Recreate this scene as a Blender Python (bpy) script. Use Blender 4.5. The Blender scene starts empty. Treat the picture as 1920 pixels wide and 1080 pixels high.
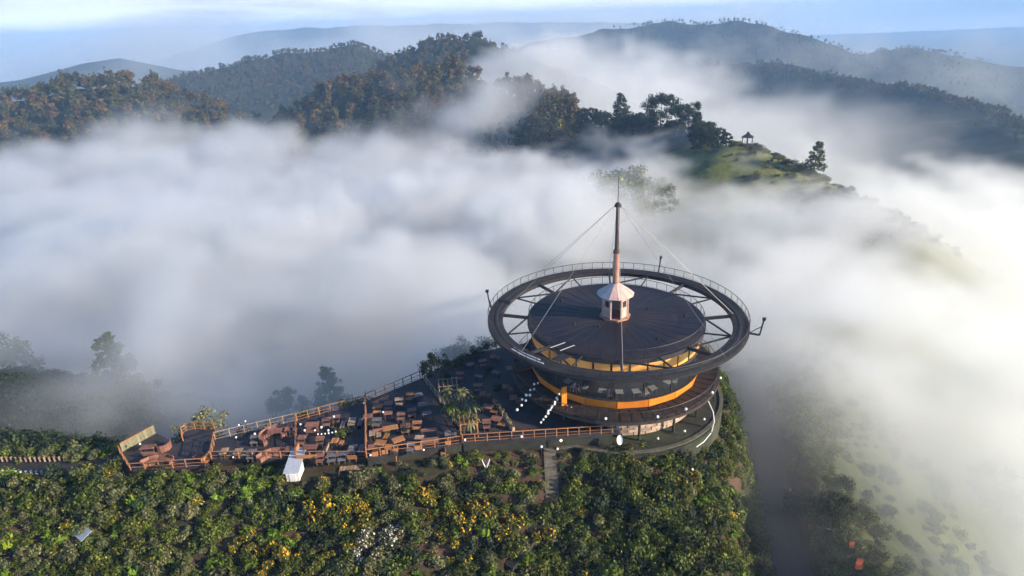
import bpy, bmesh, math, random
import numpy as np
from mathutils import Vector, Matrix, Euler

SC = bpy.context.scene
COL = SC.collection
RND = random.Random(11)
R = math.radians

# ---------------------------------------------------------------- camera, sky, sun, exposure
cam_data = bpy.data.cameras.new('camera')
cam_data.sensor_width = 36.0
cam_data.lens = 22.5
cam_data.clip_start = 0.5
cam_data.clip_end = 30000
cam = bpy.data.objects.new('camera', cam_data)
COL.objects.link(cam)
_p, _r = R(22.8), R(-2.3)
_fw = Vector((0, math.cos(_p), -math.sin(_p)))
_rt = Vector((1, 0, 0)); _up = _rt.cross(_fw)
_rt2 = _rt * math.cos(_r) + _up * math.sin(_r)
_up2 = -_rt * math.sin(_r) + _up * math.cos(_r)
_m = Matrix((_rt2, _up2, -_fw)).transposed().to_4x4()
_m.translation = Vector((0, 0, 30.5))
cam.matrix_world = _m
SC.camera = cam

SUN_DIR = Vector((0.91, -0.34, 0.34)).normalized()      # towards the sun: low, from the right and a little behind the camera
sun_el = math.asin(SUN_DIR.z)
sun_az = math.atan2(SUN_DIR.x, SUN_DIR.y)
world = bpy.data.worlds.new('World')
SC.world = world
world.use_nodes = True
wn = world.node_tree
wn.nodes.clear()
sky = wn.nodes.new('ShaderNodeTexSky'); sky.sky_type = 'NISHITA'; sky.sun_disc = False
sky.sun_elevation = sun_el; sky.sun_rotation = sun_az
sky.air_density = 1.0; sky.dust_density = 0.4; sky.ozone_density = 4.0; sky.altitude = 1200
bg = wn.nodes.new('ShaderNodeBackground'); bg.inputs['Strength'].default_value = 0.10
wo = wn.nodes.new('ShaderNodeOutputWorld')
# a veil of pale streaky cloud low over the horizon, all the way round
_tc = wn.nodes.new('ShaderNodeTexCoord'); _mp = wn.nodes.new('ShaderNodeMapping'); _mp.inputs['Scale'].default_value = (1, 1, 7)
_no = wn.nodes.new('ShaderNodeTexNoise'); _no.inputs['Scale'].default_value = 1.3; _no.inputs['Detail'].default_value = 6; _no.inputs['Distortion'].default_value = 0.4
_mp.inputs['Location'].default_value = (3.1, 0.4, 0)
wn.links.new(_tc.outputs['Generated'], _mp.inputs[0]); wn.links.new(_mp.outputs[0], _no.inputs['Vector'])
_mr = wn.nodes.new('ShaderNodeMapRange'); _mr.inputs[1].default_value = 0.34; _mr.inputs[2].default_value = 0.52; wn.links.new(_no.outputs['Fac'], _mr.inputs[0])
_sp = wn.nodes.new('ShaderNodeSeparateXYZ'); wn.links.new(_tc.outputs['Generated'], _sp.inputs[0])
_el = wn.nodes.new('ShaderNodeMapRange'); _el.inputs[1].default_value = 0.22; _el.inputs[2].default_value = 0.02; wn.links.new(_sp.outputs[2], _el.inputs[0])
_mu = wn.nodes.new('ShaderNodeMath'); _mu.operation = 'MULTIPLY'; wn.links.new(_mr.outputs[0], _mu.inputs[0]); wn.links.new(_el.outputs[0], _mu.inputs[1])
_m0 = wn.nodes.new('ShaderNodeMix'); _m0.data_type = 'RGBA'; _m0.inputs[7].default_value = (1.75, 2.05, 2.45, 1); wn.links.new(_el.outputs[0], _m0.inputs[0]); wn.links.new(sky.outputs[0], _m0.inputs[6])
_mx = wn.nodes.new('ShaderNodeMix'); _mx.data_type = 'RGBA'; _mx.inputs[7].default_value = (5.2, 5.8, 7.0, 1)
wn.links.new(_mu.outputs[0], _mx.inputs[0]); wn.links.new(_m0.outputs[2], _mx.inputs[6])
wn.links.new(_mx.outputs[2], bg.inputs[0]); wn.links.new(bg.outputs[0], wo.inputs[0])

sd = bpy.data.lights.new('sun', 'SUN'); sd.energy = 5.0; sd.angle = R(0.5); sd.color = (1.0, 0.81, 0.58)
so = bpy.data.objects.new('sun', sd); COL.objects.link(so)
so.rotation_euler = SUN_DIR.to_track_quat('Z', 'Y').to_euler()
so.location = (60, -60, 90)

SC.view_settings.view_transform = 'Standard'; SC.view_settings.look = 'None'
SC.view_settings.gamma = 1.0; SC.view_settings.use_curve_mapping = False
SC.view_settings.exposure = 1.1
cy = SC.cycles
cy.use_adaptive_sampling = True; cy.adaptive_threshold = 0.03
cy.use_denoising = True
try: cy.denoiser = 'OPENIMAGEDENOISE'
except Exception: pass
cy.max_bounces = 10; cy.diffuse_bounces = 2; cy.glossy_bounces = 2; cy.transmission_bounces = 4
cy.transparent_max_bounces = 24; cy.volume_bounces = 4
cy.volume_step_rate = 1.0; cy.volume_max_steps = 256
cy.sample_clamp_indirect = 8.0

# ---------------------------------------------------------------- noise and small helpers
def _hash(ix, iy, iz, seed):
    h = (ix.astype(np.int64) * 374761393 + iy.astype(np.int64) * 668265263 + iz.astype(np.int64) * 2147483647 + seed * 1274126177) & 0xffffffff
    h = ((h ^ (h >> 13)) * 1274126177) & 0xffffffff
    h = ((h ^ (h >> 16)) * 2246822519) & 0xffffffff
    return ((h ^ (h >> 15)) & 0xffffff).astype(np.float32) / 0xffffff

def vnoise(x, y, z, seed=0):
    x = np.asarray(x, np.float32); y = np.asarray(y, np.float32); z = np.asarray(z, np.float32)
    x, y, z = np.broadcast_arrays(x, y, z)
    ix, iy, iz = np.floor(x), np.floor(y), np.floor(z)
    fx, fy, fz = x - ix, y - iy, z - iz
    fx = fx * fx * (3 - 2 * fx); fy = fy * fy * (3 - 2 * fy); fz = fz * fz * (3 - 2 * fz)
    ix, iy, iz = ix.astype(np.int64), iy.astype(np.int64), iz.astype(np.int64)
    out = 0
    for a in (0, 1):
        wx = fx if a else 1 - fx
        for b in (0, 1):
            wy = fy if b else 1 - fy
            for c in (0, 1):
                wz = fz if c else 1 - fz
                out = out + wx * wy * wz * _hash(ix + a, iy + b, iz + c, seed)
    return out * 2 - 1

def fbm(x, y, z=0.0, octaves=4, seed=0, gain=0.5):
    s, a, t = 0, 1.0, 0.0
    for o in range(octaves):
        s = s + a * vnoise(np.asarray(x) * 2 ** o + 17.3 * o, np.asarray(y) * 2 ** o - 9.1 * o, np.asarray(z) * 2 ** o + 3.7 * o, seed + o)
        t += a; a *= gain
    return s / t

def sstep(a, b, v):
    t = np.clip((v - a) / (b - a), 0, 1)
    return t * t * (3 - 2 * t)

def smax(a, b, k):
    h = np.clip(0.5 + 0.5 * (a - b) / k, 0, 1)
    return b + (a - b) * h + k * h * (1 - h)

def tag(o, label=None, cat=None, group=None, kind=None):
    if label: o['label'] = label
    if cat: o['category'] = cat
    if group: o['group'] = group
    if kind: o['kind'] = kind
    return o

# ---------------------------------------------------------------- terrain
def seg_field(pts, X, Y):
    """distance to a 3-D polyline seen from above, and the crest height at the nearest point"""
    best = np.full(X.shape, 1e9, np.float32); hz = np.zeros(X.shape, np.float32)
    for (ax, ay, az), (bx, by, bz) in zip(pts[:-1], pts[1:]):
        dx, dy = bx - ax, by - ay
        t = np.clip(((X - ax) * dx + (Y - ay) * dy) / (dx * dx + dy * dy), 0, 1)
        d = np.hypot(X - (ax + t * dx), Y - (ay + t * dy))
        z = az + t * (bz - az)
        m = d < best
        best = np.where(m, d, best); hz = np.where(m, z, hz)
    return best, hz

CREST = [(-780,300,-40),(-560,400,-25),(-428.5, 448.1, -12.8), (-361.5, 478.9, -14.0), (-329.2, 489.6, -10.9), (-279.9, 496.6, -2.2), (-249.2, 501.5, -11.4), (-223.0, 508.2, -24.9), (-193.7, 509.4, -40.3), (-158.6, 505.7, -35.1), (-120.9, 495.5, -17.7), (-87.5, 492.3, -7.3), (-35.1, 478.7, 2.6), (1.8, 455.0, -12.8), (21.6, 419.4, -18.3), (34.7, 378.4, -21.6), (53.8, 325.6, -18.8), (72.2, 291.2, -18.2), (82.8, 262.2, -19.6), (87.8, 234.1, -16.3), (97.7, 219.2, -20.2), (105.0, 210.2, -22.7), (107.2, 174.8, -24.5), (96, 140, -26), (72, 115, -26), (52, 92, -22.5), (40, 74, -20.5), (34.5, 62, -19.5), (33, 52, -19), (35, 44, -19.5), (39, 30, -21)]
PEAK = [(-230, 640, -60), (-135.0, 707.2, -7.6), (-89.8, 714.4, 8.7), (-61.7, 717.3, 15.3), (-22.7, 699.6, 6.7), (30.4, 679.3, -12.2), (110, 640, -40), (200, 600, -75)]
MID = [(-700, 930, -70), (-498.2, 980.7, -32.5), (-418.0, 1017.5, -23.3), (-313.9, 1054.2, -6.4), (-242.9, 1072.8, 1.8), (-172.4, 1086.4, -21.3), (-60, 1100, -60)]
FAR1 = [(-2200, 1100, -140), (-1407.3, 1421.1, -88.4), (-1192.8, 1605.4, -64.1), (-1081.3, 1682.5, -37.4), (-968.7, 1749.8, -20.3), (-869.4, 1801.2, -60.3), (-600, 1900, -90)]
FAR2 = [(-3000, 3000, -220), (-2017.1, 3454.2, -155.3), (-1669.7, 3634.9, -61.4), (-1386.5, 3752.0, 17.8), (-1011.1, 3870.1, 29.5), (-428.2, 3977.0, 20.9), (184.6, 3995.7, 12.2), (900, 4000, -20)]
FARR = [(0, 1800, -50), (165.5, 1792.4, -10.4), (288.0, 1776.8, -0.5), (418.9, 1750.6, 7.5), (569.3, 1601.8, 7.1), (637.9, 1521.7, -13.9), (737.5, 1419.9, -60.3), (804.1, 1383.3, -55.6), (937.8, 1417.9, -65.2), (995.5, 1378.0, -90), (1070.9, 1320.3, -92.8), (1279.5, 1266.0, -114.7), (1900, 1200, -120)]
SPUR = [(97.7, 219.2, -22), (72, 205, -30), (48, 192, -36), (20, 180, -60)]
FARR2 = [(339, 1203, -55.9), (429, 1067, -55.0), (465, 885, -61.4), (480, 738, -63.9), (452, 611, -69.1), (411, 465, -76.4)]
KNOLL = [(-120, 84, -16), (-92, 80, -14), (-70, 76, -16), (-56, 68, -17)]
PLAT = [(-75, 58, -13.5), (-58, 55.5, -11.8), (-50, 53.5, -11.0), (-38, 52.0, -10.2), (-24, 54.5, -9.9), (-14, 57.5, -9.6), (-4, 61, -9.6), (11, 63, -10.4), (20, 72, -12.5), (24, 84, -17)]
HALF = [(-75, 4.5), (-58, 4.2), (-48, 3.6), (-38, 1.8), (-24, 3.6), (-14, 6.2), (-4, 8.2), (11, 9.5), (15, 9.5), (24, 6), (60, 6)]

def terrain(X, Y, detail=True):
    X = np.asarray(X, np.float32); Y = np.asarray(Y, np.float32)
    wx = X + 18 * fbm(X / 90, Y / 90, 0.3, 3, 5) * sstep(120, 300, Y)
    wy = Y + 18 * fbm(X / 90, Y / 90, 7.3, 3, 9) * sstep(120, 300, Y)
    z = np.full(X.shape, -260.0, np.float32)
    def ridge(pts, slope, z, k, warp=True, w=0.0):
        d, h = seg_field(pts, wx if warp else X, wy if warp else Y)
        dd = np.maximum(0, d - w)
        return smax(h - slope * dd * dd / (dd + 12), z, k)
    z = ridge(FAR2, 0.28, z, 40); z = ridge(FAR1, 0.3, z, 30); z = ridge(FARR, 0.34, z, 30); z = ridge(FARR2, 0.3, z, 30)
    z = ridge(MID, 0.36, z, 20); z = ridge(PEAK, 0.5, z, 12)
    d, h = seg_field(CREST, X, Y)
    near = 1 - sstep(100, 200, Y)
    zc = h - (0.55 + 0.2 * near) * d * d / (d + 10 - 7 * near)
    z = smax(zc, z, 3 + 7 * sstep(100, 300, Y))
    d, h = seg_field(SPUR, X, Y); z = smax(h - 0.6 * d * d / (d + 8), z, 5)
    # the near hill: a flat top under the terrace that drops away on every side
    d, h = seg_field(PLAT, X, Y)
    half = np.interp(X, [a for a, b in HALF], [b for a, b in HALF])
    dd = np.maximum(0, d - half)
    front = sstep(4, -4, Y - np.interp(X, [p[0] for p in PLAT], [p[1] for p in PLAT]))
    sl = 0.95 * (1 - front) + 0.70 * front
    zh = h - sl * dd * dd / (dd + 1.5)
    zh = zh - 1.9 * np.maximum(0, X - np.interp(Y, [42, 48, 52, 58, 72, 85], [20.8, 20.4, 20.8, 24.4, 26.2, 28])) ** 1.15      # steep right flank above the road
    z = smax(zh, z, 0.8)
    d, h = seg_field(KNOLL, X, Y); z = smax(h - 0.7 * d * d / (d + 6), z, 2)
    # the road in the gully to the right of the hill
    rx = np.interp(Y, [30, 45, 53, 64.5, 80, 95], [25.8, 27.2, 28.4, 31.5, 35.6, 40])
    rd = np.abs(X - rx)
    rw = 1 - sstep(1.9, 3.6, rd)
    rw = rw * (1 - sstep(92, 105, Y)) * sstep(20, 30, Y)
    z = z * (1 - rw) + np.interp(Y, [30, 60, 95], [-23.2, -22.6, -25.5]) * rw
    if detail:
        far = sstep(120, 260, np.hypot(X, Y))
        z = z + 9 * fbm(X / 70, Y / 70, 0, 4, 3) * far * sstep(-1, 25, np.abs(0 * X) + 30)
        z = z + 4.5 * fbm(X / 24, Y / 24, 4.0, 3, 13) * sstep(300, 520, np.hypot(X, Y))
        flat = 1 - sstep(0.0, 2.0, dd)
        z = z + 0.35 * fbm(X / 4, Y / 4, 0, 3, 21) * (1 - far) * (1 - flat) * (1 - rw)
    return z

def grid_mesh(name, xs, ys, mat, uvmask=None):
    X, Y = np.meshgrid(xs, ys)
    Z = terrain(X, Y)
    nx, ny = len(xs), len(ys)
    V = np.stack([X.ravel(), Y.ravel(), Z.ravel()], -1).astype(np.float32)
    i = np.arange(nx * ny).reshape(ny, nx)
    F = np.stack([i[:-1, :-1], i[:-1, 1:], i[1:, 1:], i[1:, :-1]], -1).reshape(-1, 4)
    me = bpy.data.meshes.new(name)
    me.vertices.add(len(V)); me.vertices.foreach_set('co', V.ravel())
    me.loops.add(F.size); me.loops.foreach_set('vertex_index', F.ravel().astype(np.int32))
    me.polygons.add(len(F)); me.polygons.foreach_set('loop_start', np.arange(0, F.size, 4, dtype=np.int32))
    me.update(calc_edges=True); me.shade_smooth()
    me.materials.append(mat)
    o = bpy.data.objects.new(name, me); COL.objects.link(o)
    return o

# ---------------------------------------------------------------- materials
MATS = {}
def mat(name, color=(0.5, 0.5, 0.5), rough=0.8, color2=None, scale=3.0, metal=0.0, bump=0.0, spec=0.3, detail=6, stretch=None, contrast=(0.35, 0.65), extra=None, extra_scale=0.4, extra_range=(0.5, 0.7), rand=0.0):
    if name in MATS: return MATS[name]
    m = bpy.data.materials.new(name); m.use_nodes = True
    nt = m.node_tree; N = nt.nodes; L = nt.links
    b = N['Principled BSDF']
    b.inputs['Roughness'].default_value = rough; b.inputs['Metallic'].default_value = metal
    b.inputs['Specular IOR Level'].default_value = spec
    b.inputs['Base Color'].default_value = (*color, 1)
    src = None
    if color2 is not None or bump:
        tc = N.new('ShaderNodeTexCoord'); mp = N.new('ShaderNodeMapping')
        if stretch: mp.inputs['Scale'].default_value = stretch
        geo = N.new('ShaderNodeNewGeometry')
        L.new(geo.outputs['Position'] if not stretch else tc.outputs['Object'], mp.inputs[0])
        no = N.new('ShaderNodeTexNoise'); no.inputs['Scale'].default_value = scale; no.inputs['Detail'].default_value = detail
        no.inputs['Roughness'].default_value = 0.6
        L.new(mp.outputs[0], no.inputs['Vector'])
    if color2 is not None:
        mr = N.new('ShaderNodeMapRange'); mr.inputs[1].default_value = contrast[0]; mr.inputs[2].default_value = contrast[1]
        L.new(no.outputs['Fac'], mr.inputs[0])
        mx = N.new('ShaderNodeMix'); mx.data_type = 'RGBA'
        mx.inputs[6].default_value = (*color, 1); mx.inputs[7].default_value = (*color2, 1)
        L.new(mr.outputs[0], mx.inputs[0]); src = mx.outputs[2]
        if extra is not None:
            n2 = N.new('ShaderNodeTexNoise'); n2.inputs['Scale'].default_value = extra_scale; n2.inputs['Detail'].default_value = 3
            L.new(mp.outputs[0], n2.inputs['Vector'])
            m2 = N.new('ShaderNodeMapRange'); m2.inputs[1].default_value = extra_range[0]; m2.inputs[2].default_value = extra_range[1]
            L.new(n2.outputs['Fac'], m2.inputs[0])
            x2 = N.new('ShaderNodeMix'); x2.data_type = 'RGBA'; x2.inputs[7].default_value = (*extra, 1)
            L.new(m2.outputs[0], x2.inputs[0]); L.new(src, x2.inputs[6]); src = x2.outputs[2]
    if rand:
        oi = N.new('ShaderNodeObjectInfo'); hs = N.new('ShaderNodeHueSaturation')
        m3 = N.new('ShaderNodeMapRange'); m3.inputs[3].default_value = 1 - rand; m3.inputs[4].default_value = 1 + rand
        L.new(oi.outputs['Random'], m3.inputs[0]); L.new(m3.outputs[0], hs.inputs['Value'])
        if src is not None: L.new(src, hs.inputs['Color'])
        else: hs.inputs['Color'].default_value = (*color, 1)
        src = hs.outputs[0]
    if src is not None: L.new(src, b.inputs['Base Color'])
    if bump:
        bp = N.new('ShaderNodeBump'); bp.inputs['Strength'].default_value = bump; bp.inputs['Distance'].default_value = 0.1
        L.new(no.outputs['Fac'], bp.inputs['Height']); L.new(bp.outputs[0], b.inputs['Normal'])
    MATS[name] = m
    return m

M_soil = mat('hill_soil', (0.016, 0.020, 0.010), 0.95, (0.042, 0.038, 0.020), 1.2, bump=0.6, extra=(0.075, 0.045, 0.032), extra_scale=0.22, extra_range=(0.42, 0.62))
M_grass = mat('grass_slope', (0.085, 0.10, 0.026), 0.95, (0.16, 0.17, 0.045), 0.6, bump=0.8, extra=(0.045, 0.065, 0.02), extra_scale=0.12, extra_range=(0.5, 0.66))
M_forest = mat('forest_ground', (0.009, 0.016, 0.008), 0.95, (0.028, 0.034, 0.015), 0.09, bump=0.9, extra=(0.045, 0.04, 0.022), extra_scale=0.03, extra_range=(0.5, 0.7))

def leaf_mat(name, c1, c2, c3=None, objvar=0.3, trans=0.25):
    """foliage: every leaf island and every plant gets its own tone"""
    m = bpy.data.materials.new(name); m.use_nodes = True
    nt = m.node_tree; N = nt.nodes; L = nt.links; b = N['Principled BSDF']
    b.inputs['Roughness'].default_value = 0.65; b.inputs['Specular IOR Level'].default_value = 0.25
    g = N.new('ShaderNodeNewGeometry'); cr = N.new('ShaderNodeValToRGB')
    cr.color_ramp.elements[0].color = (*c1, 1); cr.color_ramp.elements[1].color = (*c2, 1)
    if c3:
        e = cr.color_ramp.elements.new(0.9); e.color = (*c2, 1); cr.color_ramp.elements[-1].color = (*c3, 1)
    L.new(g.outputs['Random Per Island'], cr.inputs[0])
    oi = N.new('ShaderNodeObjectInfo'); hs = N.new('ShaderNodeHueSaturation')
    for i, (lo, hi, s) in enumerate([(1 - objvar, 1 + objvar, 'Value'), (0.5 - objvar * 0.08, 0.5 + objvar * 0.06, 'Hue')]):
        mr = N.new('ShaderNodeMapRange'); mr.inputs[3].default_value = lo; mr.inputs[4].default_value = hi
        if i == 0: L.new(oi.outputs['Random'], mr.inputs[0])
        else:
            q = N.new('ShaderNodeMath'); q.operation = 'FRACT'; q2 = N.new('ShaderNodeMath'); q2.operation = 'MULTIPLY'; q2.inputs[1].default_value = 7.31
            L.new(oi.outputs['Random'], q2.inputs[0]); L.new(q2.outputs[0], q.inputs[0]); L.new(q.outputs[0], mr.inputs[0])
        L.new(mr.outputs[0], hs.inputs[s])
    no = N.new('ShaderNodeTexNoise'); no.inputs['Scale'].default_value = 0.45; L.new(g.outputs['Position'], no.inputs['Vector'])
    mm = N.new('ShaderNodeMapRange'); mm.inputs[1].default_value = .3; mm.inputs[2].default_value = .7; mm.inputs[3].default_value = .6; mm.inputs[4].default_value = 1.45
    L.new(no.outputs['Fac'], mm.inputs[0])
    mx = N.new('ShaderNodeMix'); mx.data_type = 'RGBA'; mx.blend_type = 'MULTIPLY'; mx.inputs[0].default_value = 1
    L.new(cr.outputs[0], mx.inputs[6]); L.new(mm.outputs[0], mx.inputs[7]); L.new(mx.outputs[2], hs.inputs['Color'])
    L.new(hs.outputs[0], b.inputs['Base Color'])
    if trans:
        tr = N.new('ShaderNodeBsdfTranslucent'); L.new(hs.outputs[0], tr.inputs[0])
        ms = N.new('ShaderNodeMixShader'); ms.inputs[0].default_value = trans
        L.new(b.outputs[0], ms.inputs[1]); L.new(tr.outputs[0], ms.inputs[2]); L.new(ms.outputs[0], N['Material Output'].inputs[0])
    MATS[name] = m
    return m
M_leaf_green = leaf_mat('shrub_leaves', (0.024, 0.042, 0.010), (0.12, 0.148, 0.022), (0.27, 0.27, 0.045))
M_leaf_pale = leaf_mat('pale_shrub_leaves', (0.045, 0.058, 0.026), (0.16, 0.17, 0.07), (0.27, 0.26, 0.13))
M_leaf_lime = leaf_mat('lime_leaves', (0.060, 0.115, 0.010), (0.15, 0.22, 0.018), (0.24, 0.30, 0.03))
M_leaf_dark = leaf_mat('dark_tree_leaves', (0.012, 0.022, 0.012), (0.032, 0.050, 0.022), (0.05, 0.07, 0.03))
M_leaf_brown = leaf_mat('brown_green_leaves', (0.055, 0.045, 0.018), (0.15, 0.095, 0.038), (0.22, 0.12, 0.045))
M_leaf_ridge = leaf_mat('ridge_tree_leaves', (0.028, 0.040, 0.014), (0.085, 0.085, 0.028), (0.16, 0.11, 0.04), 0.35)
M_flower_y = leaf_mat('yellow_flowers', (0.55, 0.30, 0.015), (0.72, 0.42, 0.03), None, 0.15, 0.3)
M_flower_w = leaf_mat('white_flowers', (0.55, 0.55, 0.52), (0.75, 0.75, 0.72), None, 0.1, 0.2)
M_bark = mat('bark', (0.07, 0.055, 0.042), 0.95, (0.12, 0.10, 0.08), 3)

# ground: one near sheet with fine detail, joined to one far sheet that reaches the horizon
def spaced(a, b, c, d, fine, coarse):
    inner = np.arange(b, c + 1e-6, fine)
    def grow(start, end, sgn):
        out = []; s = start; st = fine
        while (s - end) * sgn < 0:
            st = min(st * 1.09, coarse); s = s + sgn * st; out.append(s)
        return out
    return np.array(sorted(grow(b, a, -1) + list(inner) + grow(c, d, 1)), np.float32)
gx = spaced(-6500, -46, 44, 6500, 0.55, 60)
gy = spaced(-300, 28, 95, 7500, 0.55, 60)
gx = np.unique(np.concatenate([gx, np.arange(-560, 260, 7.0), np.arange(260, 900, 11.0)]))
gy = np.unique(np.concatenate([gy, np.arange(110, 760, 7.0), np.arange(760, 1250, 12.0)]))
ground = grid_mesh('ground', gx, gy, M_soil); tag(ground, kind='structure')
ground.data.materials.append(M_forest)
_mid = np.zeros(len(ground.data.polygons) * 3, np.float32); ground.data.polygons.foreach_get('center', _mid); _mid = _mid.reshape(-1, 3)
_mi = (np.hypot(_mid[:, 0], _mid[:, 1]) > 125).astype(np.int32)
ground.data.materials.append(M_grass)
_rx = np.interp(_mid[:, 1], [30, 45, 53, 64.5, 80, 95], [25.8, 27.2, 28.4, 31.5, 35.6, 40])
_mi[(_mid[:, 0] > _rx + 5.5) & (_mid[:, 1] < 262) & (_mid[:, 0] < 400)] = 2
ground.data.polygons.foreach_set('material_index', _mi)

# ---------------------------------------------------------------- mesh helpers
class MB:
    """collects simple solids and links them as one mesh object"""
    def __init__(s): s.v = []; s.f = []
    def add(s, vs, fs):
        b = len(s.v); s.v += [tuple(v) for v in vs]; s.f += [tuple(i + b for i in f) for f in fs]; return s
    def box(s, c, d, rz=0, rx=0):
        m = Matrix.Rotation(rz, 3, 'Z') @ Matrix.Rotation(rx, 3, 'X')
        vs = [Vector(c) + m @ Vector((x * d[0] / 2, y * d[1] / 2, z * d[2] / 2)) for x in (-1, 1) for y in (-1, 1) for z in (-1, 1)]
        return s.add(vs, [(0, 1, 3, 2), (4, 6, 7, 5), (0, 4, 5, 1), (2, 3, 7, 6), (0, 2, 6, 4), (1, 5, 7, 3)])
    def tube(s, a, b, r0, r1=None, n=6, cap=True):
        r1 = r0 if r1 is None else r1
        a, b = Vector(a), Vector(b); d = (b - a).normalized()
        u = d.cross(Vector((0, 0, 1)) if abs(d.z) < 0.9 else Vector((1, 0, 0))).normalized(); w = d.cross(u)
        vs = []
        for p, r in ((a, r0), (b, r1)):
            for k in range(n):
                t = 2 * math.pi * k / n; vs.append(p + (u * math.cos(t) + w * math.sin(t)) * r)
        fs = [(k, (k + 1) % n, n + (k + 1) % n, n + k) for k in range(n)]
        if cap: fs += [tuple(range(n))[::-1], tuple(range(n, 2 * n))]
        return s.add(vs, fs)
    def bar(s, a, b, w, h):
        """a rectangular beam from a to b, w wide and h high"""
        a, b = Vector(a), Vector(b); d = (b - a); L = d.length; d.normalize()
        u = d.cross(Vector((0, 0, 1)))
        u = u.normalized() if u.length > 1e-4 else Vector((1, 0, 0)); t = u.cross(d)
        vs = [p + u * (i * w / 2) + t * (j * h / 2) for p in (a, b) for i in (-1, 1) for j in (-1, 1)]
        return s.add(vs, [(0, 1, 3, 2), (4, 6, 7, 5), (0, 4, 5, 1), (2, 3, 7, 6), (0, 2, 6, 4), (1, 5, 7, 3)])
    def lathe(s, prof, n=64, a0=0, a1=2 * math.pi, closed=False):
        full = abs(a1 - a0 - 2 * math.pi) < 1e-6
        m = n if full else n + 1; k = len(prof); vs = []
        for i in range(m):
            t = a0 + (a1 - a0) * i / n
            vs += [(r * math.cos(t), r * math.sin(t), z) for r, z in prof]
        fs = []
        for i in range(n):
            j = (i + 1) % m
            for q in range(k if closed else k - 1):
                q2 = (q + 1) % k
                fs.append((i * k + q, j * k + q, j * k + q2, i * k + q2))
        if closed and not full: fs += [tuple(range(k))[::-1], tuple((m - 1) * k + q for q in range(k))]
        return s.add(vs, fs)
    def prism(s, poly, z0, z1):
        n = len(poly); ar = sum(poly[i][0] * poly[(i + 1) % n][1] - poly[(i + 1) % n][0] * poly[i][1] for i in range(n))
        if ar < 0: poly = poly[::-1]
        return s.add([(x, y, z0) for x, y in poly] + [(x, y, z1) for x, y in poly],
                     [tuple(range(n))[::-1], tuple(range(n, 2 * n))] + [(i, (i + 1) % n, n + (i + 1) % n, n + i) for i in range(n)])
    def sphere(s, c, r, n=8, m=6, sz=1.0):
        b = len(s.v); c = Vector(c); vs = [c + Vector((0, 0, r * sz))]
        for j in range(1, m):
            t = math.pi * j / m
            vs += [c + Vector((r * math.sin(t) * math.cos(2 * math.pi * i / n), r * math.sin(t) * math.sin(2 * math.pi * i / n), r * sz * math.cos(t))) for i in range(n)]
        vs.append(c - Vector((0, 0, r * sz))); e = len(vs) - 1
        fs = [(0, 1 + i, 1 + (i + 1) % n) for i in range(n)]
        for j in range(m - 2):
            for i in range(n):
                p = 1 + j * n; fs.append((p + i, p + n + i, p + n + (i + 1) % n, p + (i + 1) % n))
        p = 1 + (m - 2) * n; fs += [(p + i, e, p + (i + 1) % n) for i in range(n)]
        return s.add(vs, fs)
    def mesh(s, name, m, smooth=False):
        me = bpy.data.meshes.new(name); me.from_pydata(s.v, [], s.f); me.materials.append(m)
        if smooth: me.shade_smooth()
        me.update(); return me
    def build(s, name, m, parent=None, smooth=False, loc=None, rz=0):
        o = bpy.data.objects.new(name, s.mesh(name, m, smooth)); COL.objects.link(o)
        if parent: o.parent = parent
        if loc: o.location = loc
        o.rotation_euler[2] = rz
        return o

def link(name, me, parent=None, loc=(0, 0, 0), rz=0, sc=None):
    o = bpy.data.objects.new(name, me); COL.objects.link(o); o.parent = parent
    o.location = loc; o.rotation_euler[2] = rz
    if sc: o.scale = sc if hasattr(sc, '__len__') else (sc, sc, sc)
    return o

def empty(name, loc=(0, 0, 0), rz=0, **k):
    o = bpy.data.objects.new(name, None); COL.objects.link(o); o.location = loc; o.rotation_euler[2] = rz
    o.empty_display_size = 0.3
    return tag(o, **k)

def copy_tree(o, parent=None):
    c = o.copy(); COL.objects.link(c)
    if parent: c.parent = parent
    for ch in o.children: copy_tree(ch, c)
    return c

def ground_z(x, y): return float(terrain(np.array([x], np.float32), np.array([y], np.float32))[0])

# ---------------------------------------------------------------- materials of built things
M_steel = mat('dark_steel', (0.013, 0.014, 0.017), 0.55, (0.030, 0.028, 0.030), 2.0, spec=0.4, bump=0.1)
M_ringdeck = mat('ring_decking', (0.014, 0.015, 0.019), 0.7, (0.030, 0.028, 0.031), 1.5, bump=0.2, extra=(0.045, 0.036, 0.035), extra_scale=0.5, extra_range=(0.5, 0.72))
M_roof = mat('roof_membrane', (0.009, 0.011, 0.020), 0.5, (0.021, 0.019, 0.029), 0.35, bump=0.15, contrast=(0.3, 0.7), extra=(0.045, 0.030, 0.030), extra_scale=0.16, extra_range=(0.5, 0.72))
M_fascia = mat('roof_edge', (0.018, 0.018, 0.022), 0.6, (0.035, 0.033, 0.036), 3)
M_amber = mat('amber_panel', (0.62, 0.25, 0.045), 0.45, (0.70, 0.35, 0.085), 0.8, rand=0.22, bump=0.05)
M_orange = mat('orange_panel', (0.62, 0.19, 0.016), 0.45, (0.70, 0.26, 0.03), 0.8, rand=0.15, bump=0.05)
M_dark = mat('dark_cladding', (0.030, 0.026, 0.024), 0.85, (0.05, 0.04, 0.035), 1.2, bump=0.2)  # one dark brown-grey tone with faint mottling
M_floor = mat('interior_floor', (0.03, 0.022, 0.018), 0.6, (0.05, 0.036, 0.028), 1.5)
M_walk = mat('gallery_decking', (0.018, 0.012, 0.011), 0.8, (0.036, 0.024, 0.021), 1.0, bump=0.3, rand=0.15)
M_stone = mat('stone_wall', (0.30, 0.22, 0.17), 0.9, (0.48, 0.38, 0.30), 3.0, bump=0.6, rand=0.3)
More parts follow.
